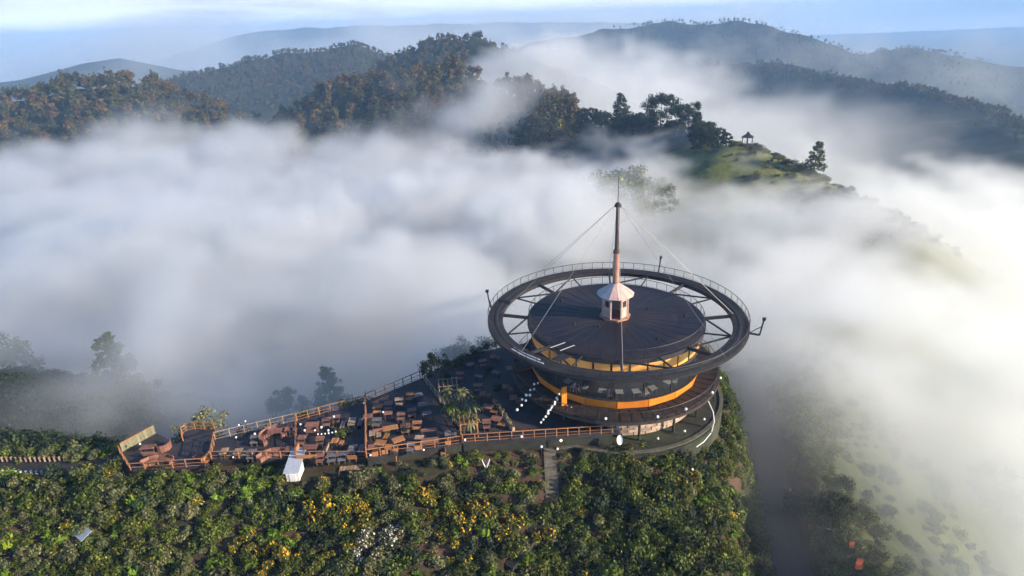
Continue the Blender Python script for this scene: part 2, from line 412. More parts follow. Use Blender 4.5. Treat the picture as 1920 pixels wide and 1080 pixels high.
M_conc = mat('dark_concrete', (0.020, 0.022, 0.018), 0.9, (0.040, 0.040, 0.032), 0.8, bump=0.3, extra=(0.045, 0.06, 0.03), extra_scale=0.3, extra_range=(0.5, 0.7))
M_deck = mat('wet_terrace_floor', (0.020, 0.021, 0.030), 0.6, (0.040, 0.038, 0.047), 0.9, bump=0.15, extra=(0.055, 0.042, 0.04), extra_scale=0.3, extra_range=(0.5, 0.72))
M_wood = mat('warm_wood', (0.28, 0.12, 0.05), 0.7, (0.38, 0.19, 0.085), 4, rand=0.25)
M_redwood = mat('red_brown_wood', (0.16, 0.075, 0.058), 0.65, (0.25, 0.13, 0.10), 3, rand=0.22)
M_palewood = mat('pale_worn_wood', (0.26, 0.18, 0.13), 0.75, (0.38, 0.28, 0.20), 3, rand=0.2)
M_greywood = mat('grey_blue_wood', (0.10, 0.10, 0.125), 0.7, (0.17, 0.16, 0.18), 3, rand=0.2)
M_white = mat('white_paint', (0.74, 0.75, 0.76), 0.45, (0.62, 0.62, 0.63), 2)
M_globe = mat('white_globe', (0.85, 0.85, 0.82), 0.3)
M_pink = mat('pink_white_metal', (0.58, 0.44, 0.40), 0.4, (0.48, 0.33, 0.30), 2, rand=0.1)
M_mast = mat('copper_mast', (0.42, 0.24, 0.18), 0.45, (0.30, 0.16, 0.12), 1.5)
M_mastdark = mat('dark_mast', (0.10, 0.065, 0.05), 0.5, (0.05, 0.04, 0.04), 2)
M_cable = mat('steel_cable', (0.28, 0.28, 0.30), 0.4)
M_bulb = bpy.data.materials.new('lit_bulb'); M_bulb.use_nodes = True
_b = M_bulb.node_tree.nodes['Principled BSDF']; _b.inputs['Base Color'].default_value = (0.9, 0.8, 0.6, 1)
_b.inputs['Emission Color'].default_value = (1.0, 0.72, 0.32, 1); _b.inputs['Emission Strength'].default_value = 1.6
M_mesh = bpy.data.materials.new('railing_mesh'); M_mesh.use_nodes = True
_n = M_mesh.node_tree; _b = _n.nodes['Principled BSDF']; _b.inputs['Base Color'].default_value = (0.06, 0.06, 0.065, 1); _b.inputs['Alpha'].default_value = 0.09
M_glass = bpy.data.materials.new('window_glass'); M_glass.use_nodes = True
_b = M_glass.node_tree.nodes['Principled BSDF']; _b.inputs['Base Color'].default_value = (0.05, 0.06, 0.07, 1); _b.inputs['Roughness'].default_value = 0.05; _b.inputs['Alpha'].default_value = 0.35

# ---------------------------------------------------------------- the round pavilion
CX, CY = 11.3, 64.2
PV = empty('round_pavilion', (CX, CY, -9.6), label='round dark hilltop pavilion with orange wall bands, outrigger ring walkway and tall mast', cat='pavilion')
def pv(mb, name, m, smooth=False, parent=None):
    o = mb.build(name, m, parent or PV, smooth)
    if parent is None: o.location = (0, 0, 9.6)
    return o
def pol(r, a, z): return (r * math.cos(a), r * math.sin(a), z)
TAU = 2 * math.pi
ZD = -0.12      # ring deck height
RO, RI = 14.1, 12.5
# roof
rf = MB(); rf.lathe([(0.02, -0.30), (4, -0.36), (9.55, -0.45), (9.7, -0.48)], 96); roof = pv(rf, 'roof', M_roof, True)
rf = MB(); rf.lathe([(9.45, -0.49), (9.75, -0.49), (9.75, -0.99), (9.3, -0.99)], 96, closed=True); pv(rf, 'roof_edge', M_fascia)
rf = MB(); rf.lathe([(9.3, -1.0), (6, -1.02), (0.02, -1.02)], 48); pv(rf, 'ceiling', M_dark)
# raised seams of the roof sheets, and small vents
for k in range(36):
    MB().bar(pol(1.9, k * TAU / 36 + .04, -0.325), pol(9.5, k * TAU / 36 + .04, -0.435), 0.05, 0.03).build('seam', M_fascia, roof)
for r_, a in ((4.2, 20), (6.5, 75), (7.2, 140), (5.0, 200), (6.8, -60), (3.4, -130), (7.6, -5)):
    MB().tube(pol(r_, R(a), -.4), pol(r_, R(a), -.12), .14, n=8).build('vent', M_steel, roof)
# upper wall: amber panels between dark mullions
NP = 32
pm = MB(); da = TAU / NP
pm.lathe([(9.18, -1.0), (9.28, -1.0), (9.28, -2.55), (9.18, -2.55)], 2, 0.012, da - 0.012, closed=True)
pmesh = pm.mesh('wall_panel', M_amber)
ml = MB(); ml.box((9.3, 0, -1.8), (0.12, 0.10, 1.6)); mlmesh = ml.mesh('mullion', M_fascia)
for k in range(NP):
    link('wall_panel', pmesh, PV, (0, 0, 9.6), k * da)
    if k % 4 == 0: link('mullion', mlmesh, PV, (0, 0, 9.6), k * da)
# lintel, windows, mullions, glass
w = MB(); w.lathe([(9.1, -2.56), (9.36, -2.56), (9.36, -2.85), (9.1, -2.85)], 64, closed=True); pv(w, 'lintel', M_fascia)
NW = 18; dw = TAU / NW
gm = MB(); gm.lathe([(9.2, -2.87), (9.2, -5.36)], 2, 0.02, dw - 0.02); gmesh = gm.mesh('window_pane', M_glass)
fm = MB(); fm.box((9.2, 0, -4.1), (0.12, 0.14, 2.5)); fmesh = fm.mesh('window_post', M_fascia)
for k in range(NW):
    link('window_pane', gmesh, PV, (0, 0, 9.6), k * dw); link('window_post', fmesh, PV, (0, 0, 9.6), k * dw)
# lower band of orange parapet panels: flat boards round a polygon
NB = 18; db = TAU / NB
bm_ = MB(); bm_.lathe([(9.22, -5.40), (9.42, -5.40), (9.36, -6.33), (9.22, -6.33)], 1, 0.004, db - 0.004, closed=True)
bmesh_ = bm_.mesh('parapet_panel', M_orange)
for k in range(NB): link('parapet_panel', bmesh_, PV, (0, 0, 9.6), k * db + 0.05)
w = MB(); w.lathe([(9.1, -5.30), (9.5, -5.30), (9.5, -5.385), (9.1, -5.385)], 64, closed=True); pv(w, 'window_sill', M_fascia)
w = MB(); w.lathe([(0.02, -6.05), (9.15, -6.05)], 48); pv(w, 'interior_floor', M_floor)
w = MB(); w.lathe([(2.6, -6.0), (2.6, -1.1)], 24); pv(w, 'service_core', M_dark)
# gallery deck round the outside, its planks radial
NG = 60; dg = TAU / NG
w = MB(); w.lathe([(9.3, -6.36), (11.55, -6.36), (11.55, -6.44), (9.3, -6.44)], 1, 0.006, dg - 0.006, closed=True); gq = w.mesh('deck_plank', M_walk)
for k in range(NG): link('deck_plank', gq, PV, (0, 0, 9.6), k * dg)
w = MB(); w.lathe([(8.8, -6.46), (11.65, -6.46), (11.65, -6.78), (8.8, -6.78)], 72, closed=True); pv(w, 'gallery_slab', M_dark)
def ring_rail(r, z0, h, n, name, mesh_on=True, a0=0.0, a1=TAU, mt=None):
    mt = mt or M_steel
    full = abs(a1 - a0 - TAU) < 1e-6
    segs = max(8, int(n * 1.5))
    top = MB(); low = MB()
    for k in range(segs):
        t0, t1 = a0 + (a1 - a0) * k / segs, a0 + (a1 - a0) * (k + 1) / segs
        top.tube(pol(r, t0, z0 + h), pol(r, t1, z0 + h), 0.035, n=5, cap=False)
        low.tube(pol(r, t0, z0 + 0.12), pol(r, t1, z0 + 0.12), 0.02, n=4, cap=False)
    o = pv(top, name, mt); low.build('lower_rail', mt, o)
    if mesh_on:
        g = MB(); g.lathe([(r, z0 + 0.12), (r, z0 + h)], segs, a0, a1); g.build('mesh_infill', M_mesh, o)
    p = MB(); p.tube((r, 0, z0), (r, 0, z0 + h), 0.03, n=5); pmz = p.mesh('post', mt)
    for k in range(n if full else n + 1): link('post', pmz, o, (0, 0, 0), a0 + (a1 - a0) * k / n)
    return o
ring_rail(11.5, -6.36, 1.0, 44, 'gallery_railing')
# dark recessed storey, columns and stone base
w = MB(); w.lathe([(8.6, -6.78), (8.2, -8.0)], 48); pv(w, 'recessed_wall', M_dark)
cm = MB(); cm.tube((10.2, 0, -9.6), (10.2, 0, -6.78), 0.14, n=8); cmm = cm.mesh('column', M_conc)
for k in range(16): link('column', cmm, PV, (0, 0, 9.6), k * TAU / 16 + 0.1)
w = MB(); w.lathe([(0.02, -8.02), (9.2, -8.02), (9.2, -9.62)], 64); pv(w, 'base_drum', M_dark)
NS = 46; ds = TAU / NS
for row in range(5):
    z1 = -8.04 - row * 0.31
    if row < 4 or True:
        w = MB(); w.lathe([(9.2, z1), (9.36, z1 - 0.02), (9.36, z1 - 0.27), (9.2, z1 - 0.29)], 1, 0.006, ds - 0.006, closed=True)
        sm_ = w.mesh('stone_block', M_stone)
        for k in range(NS):
            s_ = 1 + RND.uniform(-0.004, 0.006)
            link('stone_block', sm_, PV, (0, 0, 9.6), (k + 0.5 * (row % 2)) * ds, (s_, s_, 1))
# ring walkway on radial beams
w = MB(); w.lathe([(RI, ZD), (RO, ZD), (RO, ZD - 0.10), (RI, ZD - 0.10)], 96, closed=True); pv(w, 'ring_deck', M_ringdeck)
w = MB(); w.lathe([(RO - 0.16, ZD - 0.11), (RO + 0.05, ZD - 0.11), (RO + 0.05, ZD - 0.24), (RO - 0.16, ZD - 0.24)], 96, closed=True); pv(w, 'outer_ring_beam', M_steel)
w = MB(); w.lathe([(RI - 0.03, ZD - 0.11), (RI + 0.16, ZD - 0.11), (RI + 0.16, ZD - 0.45), (RI - 0.03, ZD - 0.45)], 96, closed=True); pv(w, 'inner_ring_beam', M_steel)
w = MB(); w.lathe([(13.0, ZD + 0.005), (13.05, ZD + 0.05), (13.3, ZD + 0.05), (13.35, ZD + 0.005)], 96); pv(w, 'cable_tray', M_steel)
NR = 16; A0 = R(-96)
beam = MB().bar((9.72, 0, -0.62), (RI, 0, -0.32), 0.20, 0.34).mesh('radial_beam', M_steel)
beam2 = MB().bar((9.72, 0, -0.55), (RI, 0, -0.30), 0.10, 0.16).mesh('radial_beam', M_steel)
for k in range(NR):
    a = A0 + k * TAU / NR
    link('radial_beam', beam if k % 2 == 0 else beam2, PV, (0, 0, 9.6), a)
    b0 = a; b1 = a + TAU / NR
    if k % 2: b0, b1 = b1, b0
    if k in (1, 4, 6, 8, 11, 13, 15): continue
    d = MB().bar(pol(9.75, b0, -0.62), pol(RI, b1, -0.32), 0.12, 0.16)
    pv(d, 'diagonal_brace', M_steel)
ring_rail(RO - 0.03, ZD, 0.85, 66, 'outer_railing')
ring_rail(9.55, -0.45, 0.95, 44, 'roof_railing')
# bridge stair from the ring down to the pavilion, with white handrails
st = MB()
for k in range(9):
    t = k / 8; r_ = 12.1 - 2.5 * t
    st.box(pol(r_, R(-127), ZD - 0.05 - 0.0 * t - 0.55 * t), (0.30, 1.0, 0.06), R(-127))
stair = pv(st, 'access_stair', M_steel)
for s_ in (-0.045, 0.045):
    MB().tube(pol(12.3, R(-127) + s_, ZD + 1.2), pol(9.6, R(-127) + s_ * 1.25, 0.45), 0.045).build('handrail', M_cable, stair)
    for q in range(5):
        r_ = 12.3 - 0.65 * q
        MB().tube(pol(r_, R(-127) + s_, ZD + 1.2 - 0.19 * q), pol(r_, R(-127) + s_, -0.1 - 0.1 * q), 0.025, n=4).build('baluster', M_steel, stair)
for k, (ra, rb, aa, ab) in enumerate([(13.95, 13.95, -146, -128), (13.55, 13.55, -147, -131)]):
    n_ = 5; tb = MB()
    for q in range(n_):
        t0, t1 = R(aa + (ab - aa) * q / n_), R(aa + (ab - aa) * (q + 1) / n_)
        tb.tube(pol(ra, t0, ZD + 0.35), pol(rb, t1, ZD + 0.35), 0.06, n=5)
    pv(tb, 'white_handrail', M_white)
# floodlight posts on the outer edge
for a in (R(166), R(58), R(-22)):
    f = MB(); p0 = Vector(pol(RO, a, ZD - 0.3)); p1 = Vector(pol(RO + 1.0, a, ZD - 0.35)); p2 = Vector(pol(RO + 1.25, a, ZD + 1.5))
    if a > 0: p1 = Vector(pol(RO + 0.25, a, ZD)); p2 = p1 + Vector((-0.25 if a > 2 else 0.2, 0, 1.9))
    f.bar(p0, p1, 0.16, 0.16); f.bar(p1, p2, 0.14, 0.14); f.bar(p0 + Vector((0, 0, 0.05)), p1 * 0.45 + p2 * 0.55, 0.07, 0.07)
    pf = pv(f, 'floodlight_post', M_fascia)
    MB().box(p2, (0.34, 0.24, 0.30), a).build('floodlight', M_fascia, pf)
M_off = mat('off_white_and_canopy_shade', (0.36, 0.36, 0.37), .7, (0.46, 0.45, 0.45), 3)
# rooftop hut under a white cone
w = MB(); w.lathe([(1.72, -0.38), (1.72, -0.15), (0.02, -0.15)], 8); pv(w, 'hut_plinth', M_mast)
NH = 8
for k in range(NH):
    a = k * TAU / NH + 0.3
    w = MB().bar(pol(1.45, a, -0.14), pol(1.45, a, 2.3), 0.16, 0.16); pv(w, 'hut_post', M_pink)
    if k not in (5,):
        b = a + TAU / NH
        mid = (Vector(pol(1.38, a, 1.05)) + Vector(pol(1.38, b, 1.05))) / 2
        w = MB().box(mid, (0.92, 0.06, 2.3), (a + b) / 2 + math.pi / 2); hp = pv(w, 'hut_panel', M_off if k % 2 else M_pink)
        w = MB().box(mid * 1.045 + Vector((0, 0, 0.42)), (0.5, 0.05, 0.7), (a + b) / 2 + math.pi / 2); w.build('vent_window', M_fascia, hp)
for k in range(12):
    w = MB(); w.lathe([(0.35, 3.65), (2.05, 2.42), (2.02, 2.36), (0.35, 3.5)], 1, k * TAU / 12 + 0.01, (k + 1) * TAU / 12 - 0.01, closed=True)
    pv(w, 'canopy_segment', M_pink if k not in (4, 5, 6, 7) else M_off)  # left segments in the greyer tone: the cone's shade side put into the colour
w = MB(); w.lathe([(0.36, 3.4), (1.95, 2.35)], 12); pv(w, 'canopy_underside', M_fascia)
# mast
w = MB(); w.tube((0, 0, 3.3), (0, 0, 7.1), 0.36, 0.33, 16); mast = pv(w, 'mast', M_mast, False)
MB().tube((0, 0, 7.1), (0, 0, 7.4), 0.40, 0.36, 16).build('collar', M_mastdark, mast)
MB().tube((0, 0, 7.4), (0, 0, 12.1), 0.23, 0.19, 12).build('upper_mast', M_mastdark, mast)
MB().lathe([(0.02, 12.65), (0.18, 12.6), (0.36, 12.35), (0.36, 12.15), (0.02, 12.1)], 12).build('mast_cap', M_fascia, mast)
MB().tube((0, 0, 12.6), (0, 0, 15.9), 0.05, 0.025, 6).build('antenna', M_fascia, mast)
for k in range(8):
    a = A0 + k * TAU / 8
    w = MB(); w.tube(pol(0.3, a, 12.3), pol(RI + 0.25 if k % 2 == 0 else RO - 0.1, a, ZD + 0.1), 0.02, n=4); pv(w, 'stay_cable', M_cable)

# lower terrace that wraps the base of the pavilion, with its retaining wall
lt = MB(); pts = [pol(12.1, R(a), 0)[:2] for a in range(-118, 36, 6)]
pts = [(CX + x, CY + y) for x, y in pts]
poly = [(3.81, 53.22)] + pts + [(CX + 3, CY + 4), (CX - 6, CY - 4)]
lt.prism(poly, -10.0, -9.66); o = lt.build('lower_terrace', M_conc); tag(o, kind='structure')
rw = MB(); ring = [(3.81, 53.22)] + pts[:26]
for (xa, ya), (xb, yb) in zip(ring[:-1], ring[1:]): rw.bar((xa, ya, -11.1), (xb, yb, -11.1), 0.3, 2.2)
(xa, ya) = ring[0]; rw.bar((xa, ya, -11.1), (xa - 1.5, ya + 3.0, -11.1), 0.3, 2.2)
o = rw.build('retaining_wall', M_conc); tag(o, 'dark concrete retaining wall curving under the round pavilion', 'wall')
cop = MB()
for (xa, ya), (xb, yb) in zip(ring[:-1], ring[1:]): cop.bar((xa, ya, -9.60), (xb, yb, -9.60), 0.4, 0.1)
cop.build('coping', mat('pale_coping', (0.07, 0.07, 0.055), 0.85, (0.12, 0.115, 0.09), 2), o)

# white dining furniture inside the glazed storey
def chair_meshes(m, s=1.0):
    q = {}
    q['seat'] = MB().box((0, 0, 0.45 * s), (0.46, 0.46, 0.06)).mesh('seat', m)
    q['backrest'] = MB().box((0, 0.22, 0.72 * s), (0.46, 0.05, 0.5)).mesh('backrest', m)
    q['leg'] = MB().box((0, 0, 0.21), (0.05, 0.05, 0.42)).mesh('leg', m)
    return q
M_off = mat('off_white_and_canopy_shade', (0.36, 0.36, 0.37), .7, (0.46, 0.45, 0.45), 3)
CHW = chair_meshes(M_off)
def chair(x, y, z, rz, q, label, group, cat='chair', name='dining_chair'):
    e = empty(name, (x, y, z), rz, label=label, cat=cat, group=group)
    link('seat', q['seat'], e); link('backrest', q['backrest'], e)
    for sx in (-0.2, 0.2):
        for sy in (-0.2, 0.2): link('leg', q['leg'], e, (sx, sy, 0))
    return e
def table(x, y, z, rz, w, d, m, label, group=None, h=0.74, name='wooden_table', legm=None):
    e = empty(name, (x, y, z), rz, label=label, cat='table', group=group)
    n = max(2, round(d / 0.28)); bw = d / n
    for i in range(n): MB().box((0, -d / 2 + bw * (i + 0.5), h - 0.025 + RND.uniform(-0.004, 0.004)), (w, bw - 0.018, 0.05)).build('plank', m, e)
    for sx in (-1, 1):
        for sy in (-1, 1): MB().box((sx * (w / 2 - 0.1), sy * (d / 2 - 0.1), (h - 0.05) / 2), (0.08, 0.08, h - 0.05)).build('leg', legm or M_mastdark, e)
    return e
spots = ['behind the left end of the orange parapet', 'second from the left behind the parapet', 'left of the middle of the orange parapet', 'in the middle of the orange parapet', 'right of the middle of the orange parapet', 'second from the right behind the parapet', 'behind the right end of the orange parapet']
for i, a in enumerate((-138, -123, -108, -95, -82, -68, -52)):
    a = R(a); x, y = CX + 7.7 * math.cos(a), CY + 7.7 * math.sin(a)
    table(x, y, -6.05, a, 0.8, 0.8, M_off, 'white square dining table inside the windows, ' + spots[i], 'white dining tables inside the pavilion', name='dining_table')
    for s_ in ((-1,) if i % 2 else (1,)):
        t = a + s_ * 0.105
        chair(CX + 7.9 * math.cos(t), CY + 7.9 * math.sin(t), -6.05, t + (0 if s_ > 0 else math.pi), CHW,
              'white dining chair inside the curved windows, %s' % spots[i], 'white dining chairs inside the pavilion')

# ---------------------------------------------------------------- terrace of the cafe
Z1, ZA, ZC, ZE = -9.7, -9.1, -8.5, -8.3
def slab(poly, z, m=None, name='terrace_floor', th=0.3):
    o = MB().prism([tuple(p) for p in poly], z - th, z).build(name, m or M_deck); return tag(o, kind='structure')
slab([(-38.70, 52.37), (-41.45, 55.44), (-39.35, 58.84), (-36.27, 56.73), (-35.66, 57.25), (-36.47, 58.64), (-35.71, 59.28), (-33.18, 59.11), (-32.08, 56.46), (-31.36, 53.92), (-31.40, 52.74)], Z1)
slab([(-30.80, 53.03), (-31.76, 56.27), (-24.17, 59.23), (-22.23, 52.48)], ZA)
slab([(-22.15, 52.48), (-24.08, 59.22), (-17.13, 62.30), (-15.12, 52.03)], ZA - 0.004)
slab([(-14.84, 51.49), (-16.87, 61.69), (-11.10, 66.35), (-5.38, 54.33), (-5.64, 53.10)], ZC)
slab([(-5.51, 53.00), (-5.26, 54.22), (-10.94, 66.25), (-7.04, 70.89), (2.50, 74.10), (CX - 6, CY + 2), (CX - 6, CY - 4), (CX - 3, CY - 7.5), (9.61, 53.59)], ZE)
slab([(-21.86, 50.58), (-23.11, 54.25), (-18.17, 53.60), (-15.01, 54.26), (-14.16, 51.06), (-17.48, 50.63)], -10.9, M_conc, 'service_yard', 0.25)
# stone-faced plinths under the terrace edge
def edge_wall(pts, z0, z1, label, m=None):
    w = MB()
    for (xa, ya), (xb, yb) in zip(pts[:-1], pts[1:]): w.bar((xa, ya, (z0 + z1) / 2), (xb, yb, (z0 + z1) / 2), 0.2, z1 - z0)
    return tag(w.build('terrace_wall', m or M_conc), label, 'wall')
def inset(p, d=0.2): return (p[0], p[1] + d)
edge_wall([inset((-38.70, 52.37)), inset((-31.40, 52.74)), inset((-31.36, 53.92))], -11.4, -10.01, 'low dark wall under the front of the far left platform')
edge_wall([inset((-30.80, 53.03)), inset((-15.12, 52.03))], -11.2, -9.42, 'dark wall under the front edge of the long lower terrace')
edge_wall([inset((-14.84, 51.49)), inset((-5.64, 53.10))], -10.8, -8.82, 'dark wall under the front edge of the upper terrace')
edge_wall([inset((-5.51, 53.00)), inset((9.50, 53.59))], -10.4, -8.62, 'dark wall under the front railing left of the pavilion')

POST = {}
def railing(pts, z, label, m=None, h=0.95, gap=1.35, closed=False, infill=False, group=None, z_end=None, slats=0):
    m = m or M_wood
    e = empty('wooden_railing', (pts[0][0], pts[0][1], z), 0, label=label, cat='railing', group=group)
    ox, oy = pts[0]
    pm_ = MB().box((0, 0, h / 2 + 0.03), (0.09, 0.09, h + 0.05)).mesh('post', m)
    n = len(pts); tot = 0
    for i in range(n - 1):
        (xa, ya), (xb, yb) = pts[i], pts[i + 1]
        L_ = math.hypot(xb - xa, yb - ya); k = max(1, round(L_ / gap))
        za = 0 if z_end is None else (z_end - z) * i / (n - 1); zb = 0 if z_end is None else (z_end - z) * (i + 1) / (n - 1)
        A_ = Vector((xa - ox, ya - oy, za)); B_ = Vector((xb - ox, yb - oy, zb))
        for zz, hh, ww in ((h, 0.05, 0.10), (h * 0.5, 0.04, 0.04), (0.14, 0.04, 0.04)):
            MB().bar(A_ + Vector((0, 0, zz)), B_ + Vector((0, 0, zz)), ww, hh).build('rail', m, e)
        for j in range(k + (1 if i == n - 2 else 0)):
            p = A_.lerp(B_, j / k); link('post', pm_, e, p, math.atan2(yb - ya, xb - xa))
    return e
railing([(-38.70, 52.37), (-35.90, 52.52), (-33.31, 52.69), (-31.40, 52.74), (-31.36, 53.92)], Z1, 'brown wooden railing along the front of the far left platform')
railing([(-38.70, 52.37), (-41.40, 55.35)], Z1, 'short wooden railing closing the left end of the far left platform')
railing([(-30.80, 53.03), (-31.76, 56.27)], ZA, 'short railing at the left end of the long lower terrace')
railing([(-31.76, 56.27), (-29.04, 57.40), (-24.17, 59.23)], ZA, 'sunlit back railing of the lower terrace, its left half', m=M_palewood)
railing([(-24.05, 59.22), (-20.75, 60.74), (-17.19, 62.31)], ZA, 'sunlit back railing of the lower terrace, its right half')
railing([(-16.87, 61.69), (-14.04, 63.95), (-11.34, 66.24)], ZC, 'red-brown back railing climbing to the round dark tree', m=M_redwood)
railing([(-30.80, 53.03), (-22.23, 52.48)], ZA, 'long wooden front railing above the flowering shrubs, left of the white hut roof')
railing([(-22.07, 52.47), (-15.12, 52.03)], ZA, 'wooden front railing directly above the white hut roof')
railing([(-14.84, 51.49), (-5.64, 53.10)], ZC, 'front railing of the upper terrace, with square lamps along it')
railing([(-5.51, 53.00), (-0.61, 53.20), (9.50, 53.59)], ZE, 'orange-lit front railing running to the stone base of the pavilion', gap=1.1)
railing([(-14.85, 51.57), (-16.87, 61.69)], ZC, 'tall railing on the step between lower and upper terrace', m=M_wood, h=1.2)
railing([(-22.14, 52.56), (-24.11, 59.22)], ZA, 'reddish railing dividing the lower terrace', m=M_redwood)
railing([(-11.08, 66.22), (-7.88, 59.65), (-5.44, 54.42)], ZC, 'diagonal stair railing left of the palms', m=M_palewood, h=0.9)
railing([(-35.63, 57.06), (-36.33, 58.34), (-36.17, 59.02), (-35.35, 59.26), (-33.18, 59.11)], Z1, 'curved wooden railing round the small lookout', m=M_wood)
# pale board fence at the far left platform
e = empty('board_fence', (0, 0, 0), 0, label='pale green-grey board fence at the back of the far left platform', cat='fence')
(a0, b0), (a1, b1) = (-41.37, 55.61), (-39.42, 58.75)
for i in range(9):
    t = (i + 0.5) / 9; MB().box((a0 + (a1 - a0) * t, b0 + (b1 - b0) * t, Z1 + 0.55), (math.hypot(a1 - a0, b1 - b0) / 9 - 0.02, 0.06, 1.0), math.atan2(b1 - b0, a1 - a0)).build('board', mat('pale_green_boards', (0.13, 0.135, 0.085), 0.8, (0.20, 0.19, 0.13), 3, rand=0.15), e)
MB().bar((a0, b0, Z1 + 1.1), (a1, b1, Z1 + 1.1), 0.14, 0.07).build('rail', M_wood, e)

# ---- furniture
def bench(x, y, z, rz, w, m, label, group=None, back=True):
    e = empty('wooden_bench', (x, y, z), rz, label=label, cat='bench', group=group)
    for i in range(2): MB().box((0, -0.12 + 0.24 * i, 0.44), (w, 0.22, 0.05)).build('plank', m, e)
    for sx in (-1, 1): MB().box((sx * (w / 2 - 0.12), 0, 0.2), (0.08, 0.42, 0.4)).build('leg', M_mastdark, e)
    if back:
        MB().box((0, 0.26, 0.72), (w, 0.05, 0.4), 0, R(-8)).build('backrest', m, e)
    return e
SETS = [
 # table px, py, z, w, d, rz deg, material, label
 ((-21.83, 57.46), ZA, 1.4, .8, 2, M_redwood, 'wide red-brown table nearest the back railing, right of the dividing rail'),
 ((-20.89, 53.44), ZA, 1.4, .8, 0, M_redwood, 'red-brown table in the middle of the tier above the white hut roof'),
 ((-25.47, 56.46), ZA, 1.5, .9, 8, M_redwood, 'hazy red table in the middle of the round booth'),
 ((-17.61, 57.66), ZA, .8, 1.5, 3, M_palewood, 'long brown table set end-on near the back railing'),
 ((-16.57, 52.81), ZA, .8, 1.4, 0, M_greywood, 'dull grey-brown table set end-on near the front railing'),
 ((-15.83, 57.64), ZC, 1.0, .8, 10, M_redwood, 'small reddish table at the back left corner of the upper terrace'),
 ((-13.75, 58.09), ZC, .9, .7, 5, M_redwood, 'small pinkish table second from the left at the back of the upper terrace'),
 ((-13.08, 55.33), ZC, 1.6, .8, 14, M_wood, 'orange sunlit table in the middle of the upper terrace'),
 ((-13.69, 52.86), ZC, 1.1, .9, -12, M_wood, 'orange table left of two, close behind the lamp-lined railing'),
 ((-11.95, 53.27), ZC, 1.2, .9, 28, M_wood, 'orange table turned askew, close behind the lamp-lined railing'),
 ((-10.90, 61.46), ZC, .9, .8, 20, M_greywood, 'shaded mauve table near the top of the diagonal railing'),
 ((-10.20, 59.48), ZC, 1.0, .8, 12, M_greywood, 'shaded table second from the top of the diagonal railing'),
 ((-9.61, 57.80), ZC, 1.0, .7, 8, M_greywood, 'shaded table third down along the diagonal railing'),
 ((-8.76, 52.88), ZC, 1.7, .9, 6, M_redwood, 'large dark red table at the front right of the upper terrace'),
 ((-9.06, 54.69), ZC, 1.6, .5, 6, M_redwood, 'narrow dark red table behind the large one at the front right'),
 ((-3.13, 58.25), ZE, 1.1, .9, -20, M_redwood, 'salmon-pink table, the farther of two beside the planter row'),
 ((-2.20, 55.90), ZE, 1.1, .9, -20, M_redwood, 'salmon-pink table, the nearer of two beside the planter row'),
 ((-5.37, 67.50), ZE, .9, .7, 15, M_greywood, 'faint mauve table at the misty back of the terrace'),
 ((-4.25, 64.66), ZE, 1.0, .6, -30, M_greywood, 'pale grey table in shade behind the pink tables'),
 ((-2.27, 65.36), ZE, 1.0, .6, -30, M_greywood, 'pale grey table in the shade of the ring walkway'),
 ((-38.40, 55.38), Z1, 1.5, .8, 3, M_redwood, 'pinkish table on the far left platform by the pale fence'),
]
for (p, z, w_, d_, rz, m_, lab) in SETS:
    table(p[0], p[1], z, R(rz), w_, d_, m_, lab)
BENCH = [
 ((-21.59, 56.48), ZA, 0, 1.3, M_redwood, 'red-brown bench in front of the back table on the divided tier', True),
 ((-20.84, 52.17), ZA, 180, 2.0, M_wood, 'long orange bench against the front railing above the white hut roof', True),
 ((-21.94, 53.43), ZA, 90, 1.0, M_wood, 'short orange bench beside the dividing rail', True),
 ((-19.37, 53.26), ZA, -90, 1.2, M_palewood, 'cream bench set end-on, right of the middle table', True),
 ((-18.58, 57.52), ZA, 90, 1.4, M_palewood, 'cream bench set end-on near the back railing', False),
 ((-16.83, 57.89), ZA, 90, 1.4, M_greywood, 'bluish bench set end-on beside the step railing, the farther one', False),
 ((-15.77, 53.20), ZA, 90, 1.4, M_greywood, 'bluish bench set end-on beside the step railing, the nearer one', False),
 ((-16.33, 51.79), ZA, 180, 0.9, M_wood, 'short orange bench against the front railing under the step', True),
 ((-13.38, 54.31), ZC, -100, 0.9, M_wood, 'small orange bench between the two sunlit tables', False),
 ((-11.36, 55.83), ZC, 15, 1.0, M_palewood, 'pale bench right of the sunlit middle table', False),
 ((-14.20, 55.28), ZC, 190, 1.4, M_redwood, 'red bench in front of the reddish back tables', True),
 ((-2.45, 57.64), ZE, 160, 0.8, M_wood, 'small orange bench between the two salmon-pink tables', False),
 ((-1.66, 55.26), ZE, 160, 0.8, M_wood, 'small orange bench in front of the nearer pink table', False),
 ((-32.45, 53.64), Z1, -25, 1.4, M_redwood, 'red-brown slatted lounger on the far left platform', True),
 ((-31.30, 53.23), Z1, 75, 1.2, M_wood, 'short brown bench at the right end of the far left platform', True),
 ((-37.76, 54.50), Z1, 180, 1.4, M_redwood, 'reddish bench in front of the pinkish table', True),
]
for (p, z, rz, w_, m_, lab, bk) in BENCH: bench(p[0], p[1], z, R(rz), w_, m_, lab, back=bk)
